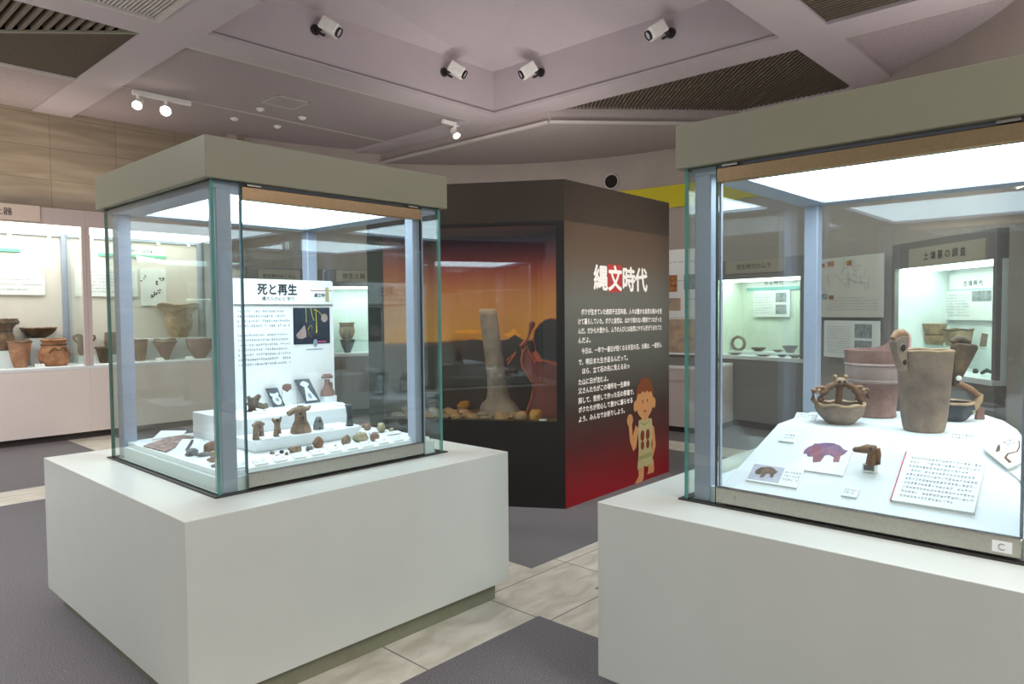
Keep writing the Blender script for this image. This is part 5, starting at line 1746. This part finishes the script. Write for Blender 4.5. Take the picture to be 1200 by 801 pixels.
# map card on the right-hand corner
t = slope_thing('map_card', 'white map card with brown lines at the right corner of the sloping deck', 'map card', 2.835, 0.385, None, R(45))
b = MB(); b.box(-.052, .062, -.062, .052, .006, .014); b.build('board', M['card'], t)
b = MB(); b.tube([(-.03, -.045, .0145), (-.028, -.02, .0145), (-.012, -.01, .0145), (.015, -.016, .0145), (.035, -.002, .0145), (.05, .02, .0145)], [.005, .004, .003, .0025, .002, .0016], 6, flat=.3); b.build('coast_line', M['brownclay'], t)
b = MB(); flat_xy(b, [(-.035, .015), (-.022, .012), (-.008, .028), (-.002, .04), (-.012, .036), (-.024, .026)], .0144); b.build('island_shape', M['brownclay'], t)
marks(2, .03, .014, .010, 8, Matrix.Translation((.01, .032, .0143))).build('lettering', M['ink'], t)
t = slope_thing('paper_card', 'second white card under the map card, near the front right post', 'card', 2.765, 0.315, None, R(45))
b = MB(); b.box(-.04, .04, -.06, .04, .001, .005); b.build('board', M['card'], t)
b = MB(); b.tube([(-.02, -.03, .0055), (.0, -.02, .0055), (.02, -.025, .0055)], .002, 6, flat=.3); b.build('line', M['brownclay'], t)

# ring-handled vessel
def bowl_mb(pts_, warp=None, seg=40, t_=.008):
    b_ = MB(); b_.lathe(wall_prof(smooth_prof(pts_, 2), t_), seg, warp=warp)
    return b_


f = -pi / 4 - 0.04     # turned to face along the aisle
RV = thing('ring_handled_vessel', 'low brown bowl with a looped open ring body and small animal-like top knob', 'vessel', (3.03, 0.985, ZP), f)
bowl_mb([(.045, 0), (.055, .006), (.082, .035), (.092, .062), (.090, .08)], lumps(5, .05, .06, .03)).build('bowl', M['greyclay'], RV, True, ang=60)
b = MB()
n = 28
b.tube([(.086 * math.cos(pi * (i / n) * 1.0) * (1 + .06 * math.sin(i * 1.7)), 0, .075 + .088 * math.sin(pi * i / n)) for i in range(n + 1)], [.013 + .002 * math.sin(i * 2.1) for i in range(n + 1)], 10)
b.build('ring', M['brownclay'], RV, True, ang=70)
for sx in (-1, 1):
    b = MB(); b.tube([(sx * .088, 0, .075), (sx * .112, 0, .10), (sx * .110, 0, .135), (sx * .082, 0, .148), (sx * .06, 0, .145)], [.010, .010, .010, .009, .008], 8); b.build('side_handle', M['brownclay'], RV, True, ang=70)
    b = MB(); b.tube([(sx * .10, 0, .125), (sx * .09, -.01, .14), (sx * .098, -.004, .152)], [.007, .008, .005], 8); b.build('lug', M['sandclay'], RV, True)
b = MB(); b.tube([(0, .015, .05), (0, .012, .10), (0, .005, .155)], [.018, .013, .014], 10); b.build('back_strut', M['brownclay'], RV, True, ang=70)
kb = MB().blob((0, 0, .172), (.028, .018, .016), 3, .12, floor=.15).build('top_knob', M['sandclay'], RV, True)
for sx in (-1, 1):
    MB().blob((sx * .022, 0, .19), (.009, .008, .010), 5, .1).build('ear', M['sandclay'], kb, True)
    MB().blob((sx * .011, -.0165, .172), (.006, .004, .006), 5, 0, nu=8, nv=6).build('eye_hole', M['blackclay'], kb, True)
b = MB(); b.tube([(.09 * math.cos(2 * pi * i / 32), .09 * math.sin(2 * pi * i / 32), .08 + .004 * math.sin(i * 1.3)) for i in range(32)], .0065, 8, closed=True); b.build('rim_cord', M['sandclay'], RV, True)

# tall cylinder pot with two ears
CP = thing('cylinder_pot', 'tall grey-brown cylinder pot with two pierced ears at the rim, in the right glass case', 'pot', (3.045, 0.685, ZP), f)
bowl_mb([(.062, 0), (.070, .004), (.078, .05), (.084, .12), (.090, .20), (.096, .28), (.098, .305)], None, 48).build('body', M['greyclay'], CP, True, ang=50)
b = MB(); b.tube([(.094 * math.cos(2 * pi * i / 40), .094 * math.sin(2 * pi * i / 40), .306 + .0015 * math.sin(i)) for i in range(40)], .0055, 8, closed=True); b.build('rim', M['sandclay'], CP, True)


def ear(sx, turn, mat):
    """flaring pierced ear rising from the rim; outline in X (outwards) and Z"""
    outl = [(.090, .225), (.118, .24), (.126, .262), (.142, .31), (.150, .342), (.140, .356), (.118, .366), (.092, .362), (.086, .345), (.094, .30)]
    b_ = MB()
    X = Matrix.Rotation(0 if sx > 0 else pi, 4, 'Z') @ Matrix.Rotation(turn, 4, 'Z')
    n_ = len(outl)
    vs_ = [(x, -.018, z) for x, z in outl] + [(x, .018, z) for x, z in outl]
    b_.add(vs_, [tuple(range(n_)), tuple(range(2 * n_ - 1, n_ - 1, -1))] + [(i, n_ + i, n_ + (i + 1) % n_, (i + 1) % n_) for i in range(n_)], X)
    e_ = b_.build('ear', M[mat], CP, bevel=.006)
    for (x, z, r) in ((.116, .318, .011), (.108, .265, .009)):
        for yy in (-.0185, .0185):
            MB().blob((x, yy, z), (r, .003, r * 1.2), 3, 0.05, X=X, nu=14, nv=8).build('hole', M['ventback'], e_, True)
            c2 = MB(); c2.tube([(x + r * 1.35 * math.cos(2 * pi * k / 16), yy, z + r * 1.5 * math.sin(2 * pi * k / 16)) for k in range(16)], .0028, 6, X, closed=True); c2.build('hole_ring', M[mat], e_, True)
    c2 = MB(); c2.tube([(.088, 0, .360), (.105, 0, .374), (.125, 0, .372), (.145, 0, .352)], [.014, .017, .017, .012], 8, X); c2.build('ear_rim', M['brownclay'], e_, True, ang=70)
    return e_


ear(-1, 0.25, 'greyclay')
outl = [(.088, .175), (.10, .17), (.112, .185), (.135, .235), (.172, .318), (.165, .33), (.10, .336), (.090, .325)]
X = Matrix.Rotation(-0.3, 4, 'Z')
b = MB()
n_ = len(outl)
b.add([(x, -.026, z) for x, z in outl] + [(x, .026, z) for x, z in outl], [tuple(range(n_)), tuple(range(2 * n_ - 1, n_ - 1, -1))] + [(i, n_ + i, n_ + (i + 1) % n_, (i + 1) % n_) for i in range(n_)], X)
e2 = b.build('ear', M['darkclay'], CP, bevel=.006, label='dark flaring ear')
b = MB(); b.tube([(.092, 0, .336), (.108, 0, .348), (.128, 0, .346), (.15, 0, .334)], [.014, .016, .015, .010], 8, X); b.build('ear_rim', M['darkclay'], e2, True, ang=70)
for yy in (-.0265, .0265):
    MB().blob((.108, yy, .205), (.010, .003, .010), 3, 0.05, X=X, nu=14, nv=8).build('hole', M['card'], e2, True)

# red pot with a peaked rim behind
def peak(a, r, z):
    d = (a - 0.15 + pi) % (2 * pi) - pi
    if z > .20:
        g = math.exp(-(d / .55) ** 2)
        k = (z - .20) / .09
        return r + .015 * g * k, z + .075 * g * k
    return r, z


PP = thing('peaked_pot', 'dull red pot with a sloping peaked rim, behind the ring-handled vessel and cylinder pot', 'pot', (3.33, 0.935, ZP), f)
bowl_mb([(.075, 0), (.082, .005), (.078, .02), (.082, .07), (.086, .13), (.10, .15), (.118, .165), (.120, .20), (.122, .235), (.128, .29)], peak, 56).build('body', M['redclay'], PP, True, ang=50)
b = MB(); b.tube([((.122) * math.cos(2 * pi * i / 48), (.122) * math.sin(2 * pi * i / 48), .228) for i in range(48)], .006, 8, closed=True); b.build('upper_ridge', M['palered'], PP, True)
b = MB(); b.tube([((.113) * math.cos(2 * pi * i / 48), (.113) * math.sin(2 * pi * i / 48), .160) for i in range(48)], .009, 8, closed=True); b.build('lower_ridge', M['palered'], PP, True)
b = MB(); b.lathe([(.1195, .166), (.1225, .172), (.1235, .222), (.1205, .226)], 48); b.build('rim_panel', M['palered'], PP, True)

# spouted bowl at the right, half behind the cylinder pot
SB = thing('spouted_bowl', 'dark brown bowl with a looped handle and raised spout, right of the cylinder pot', 'vessel', (3.40, 0.66, ZP), f)
bowl_mb([(.04, 0), (.05, .006), (.068, .03), (.075, .055), (.074, .075)], lumps(6, .05, .05, .03)).build('bowl', M['blackclay'], SB, True, ang=60)
b = MB(); b.tube([(.06, 0, .03), (.09, 0, .055), (.11, 0, .085), (.115, 0, .11)], [.014, .016, .015, .012], 10); b.build('spout', M['sandclay'], SB, True, ang=70)
b = MB(); b.tube([(.112, 0, .10), (.07, 0, .13), (.03, 0, .15), (-.02, 0, .155), (-.06, 0, .13), (-.072, 0, .075)], [.012, .014, .013, .012, .012, .012], 10); b.build('loop_handle', M['brownclay'], SB, True, ang=70)
b = MB(); b.tube([(.075 * math.cos(2 * pi * i / 32), .075 * math.sin(2 * pi * i / 32), .076) for i in range(32)], .006, 8, closed=True); b.build('rim_cord', M['sandclay'], SB, True)
b = MB()
for k in range(3):
    b.tube([(.03 + .012 * k, -.066, .06 - .012 * k), (.05, -.055 - .004 * k, .045), (.06, -.04, .03 + .01 * k)], .003, 6)
b.build('white_lines', M['bone'], SB, True)
slab_ = MB(); slab_.prism([(-.02, 0), (.018, 0), (.014, .05), (-.012, .055)], -.008, .008, Matrix.Rotation(R(90), 4, 'X'))
o = slab_.build('clay_sherd', M['redclay'], None, bevel=.003); o.location = (3.50, 0.58, ZP); o.rotation_euler = (0, 0, f); tag(o, 'small reddish sherd standing right of the spouted bowl', 'sherd')
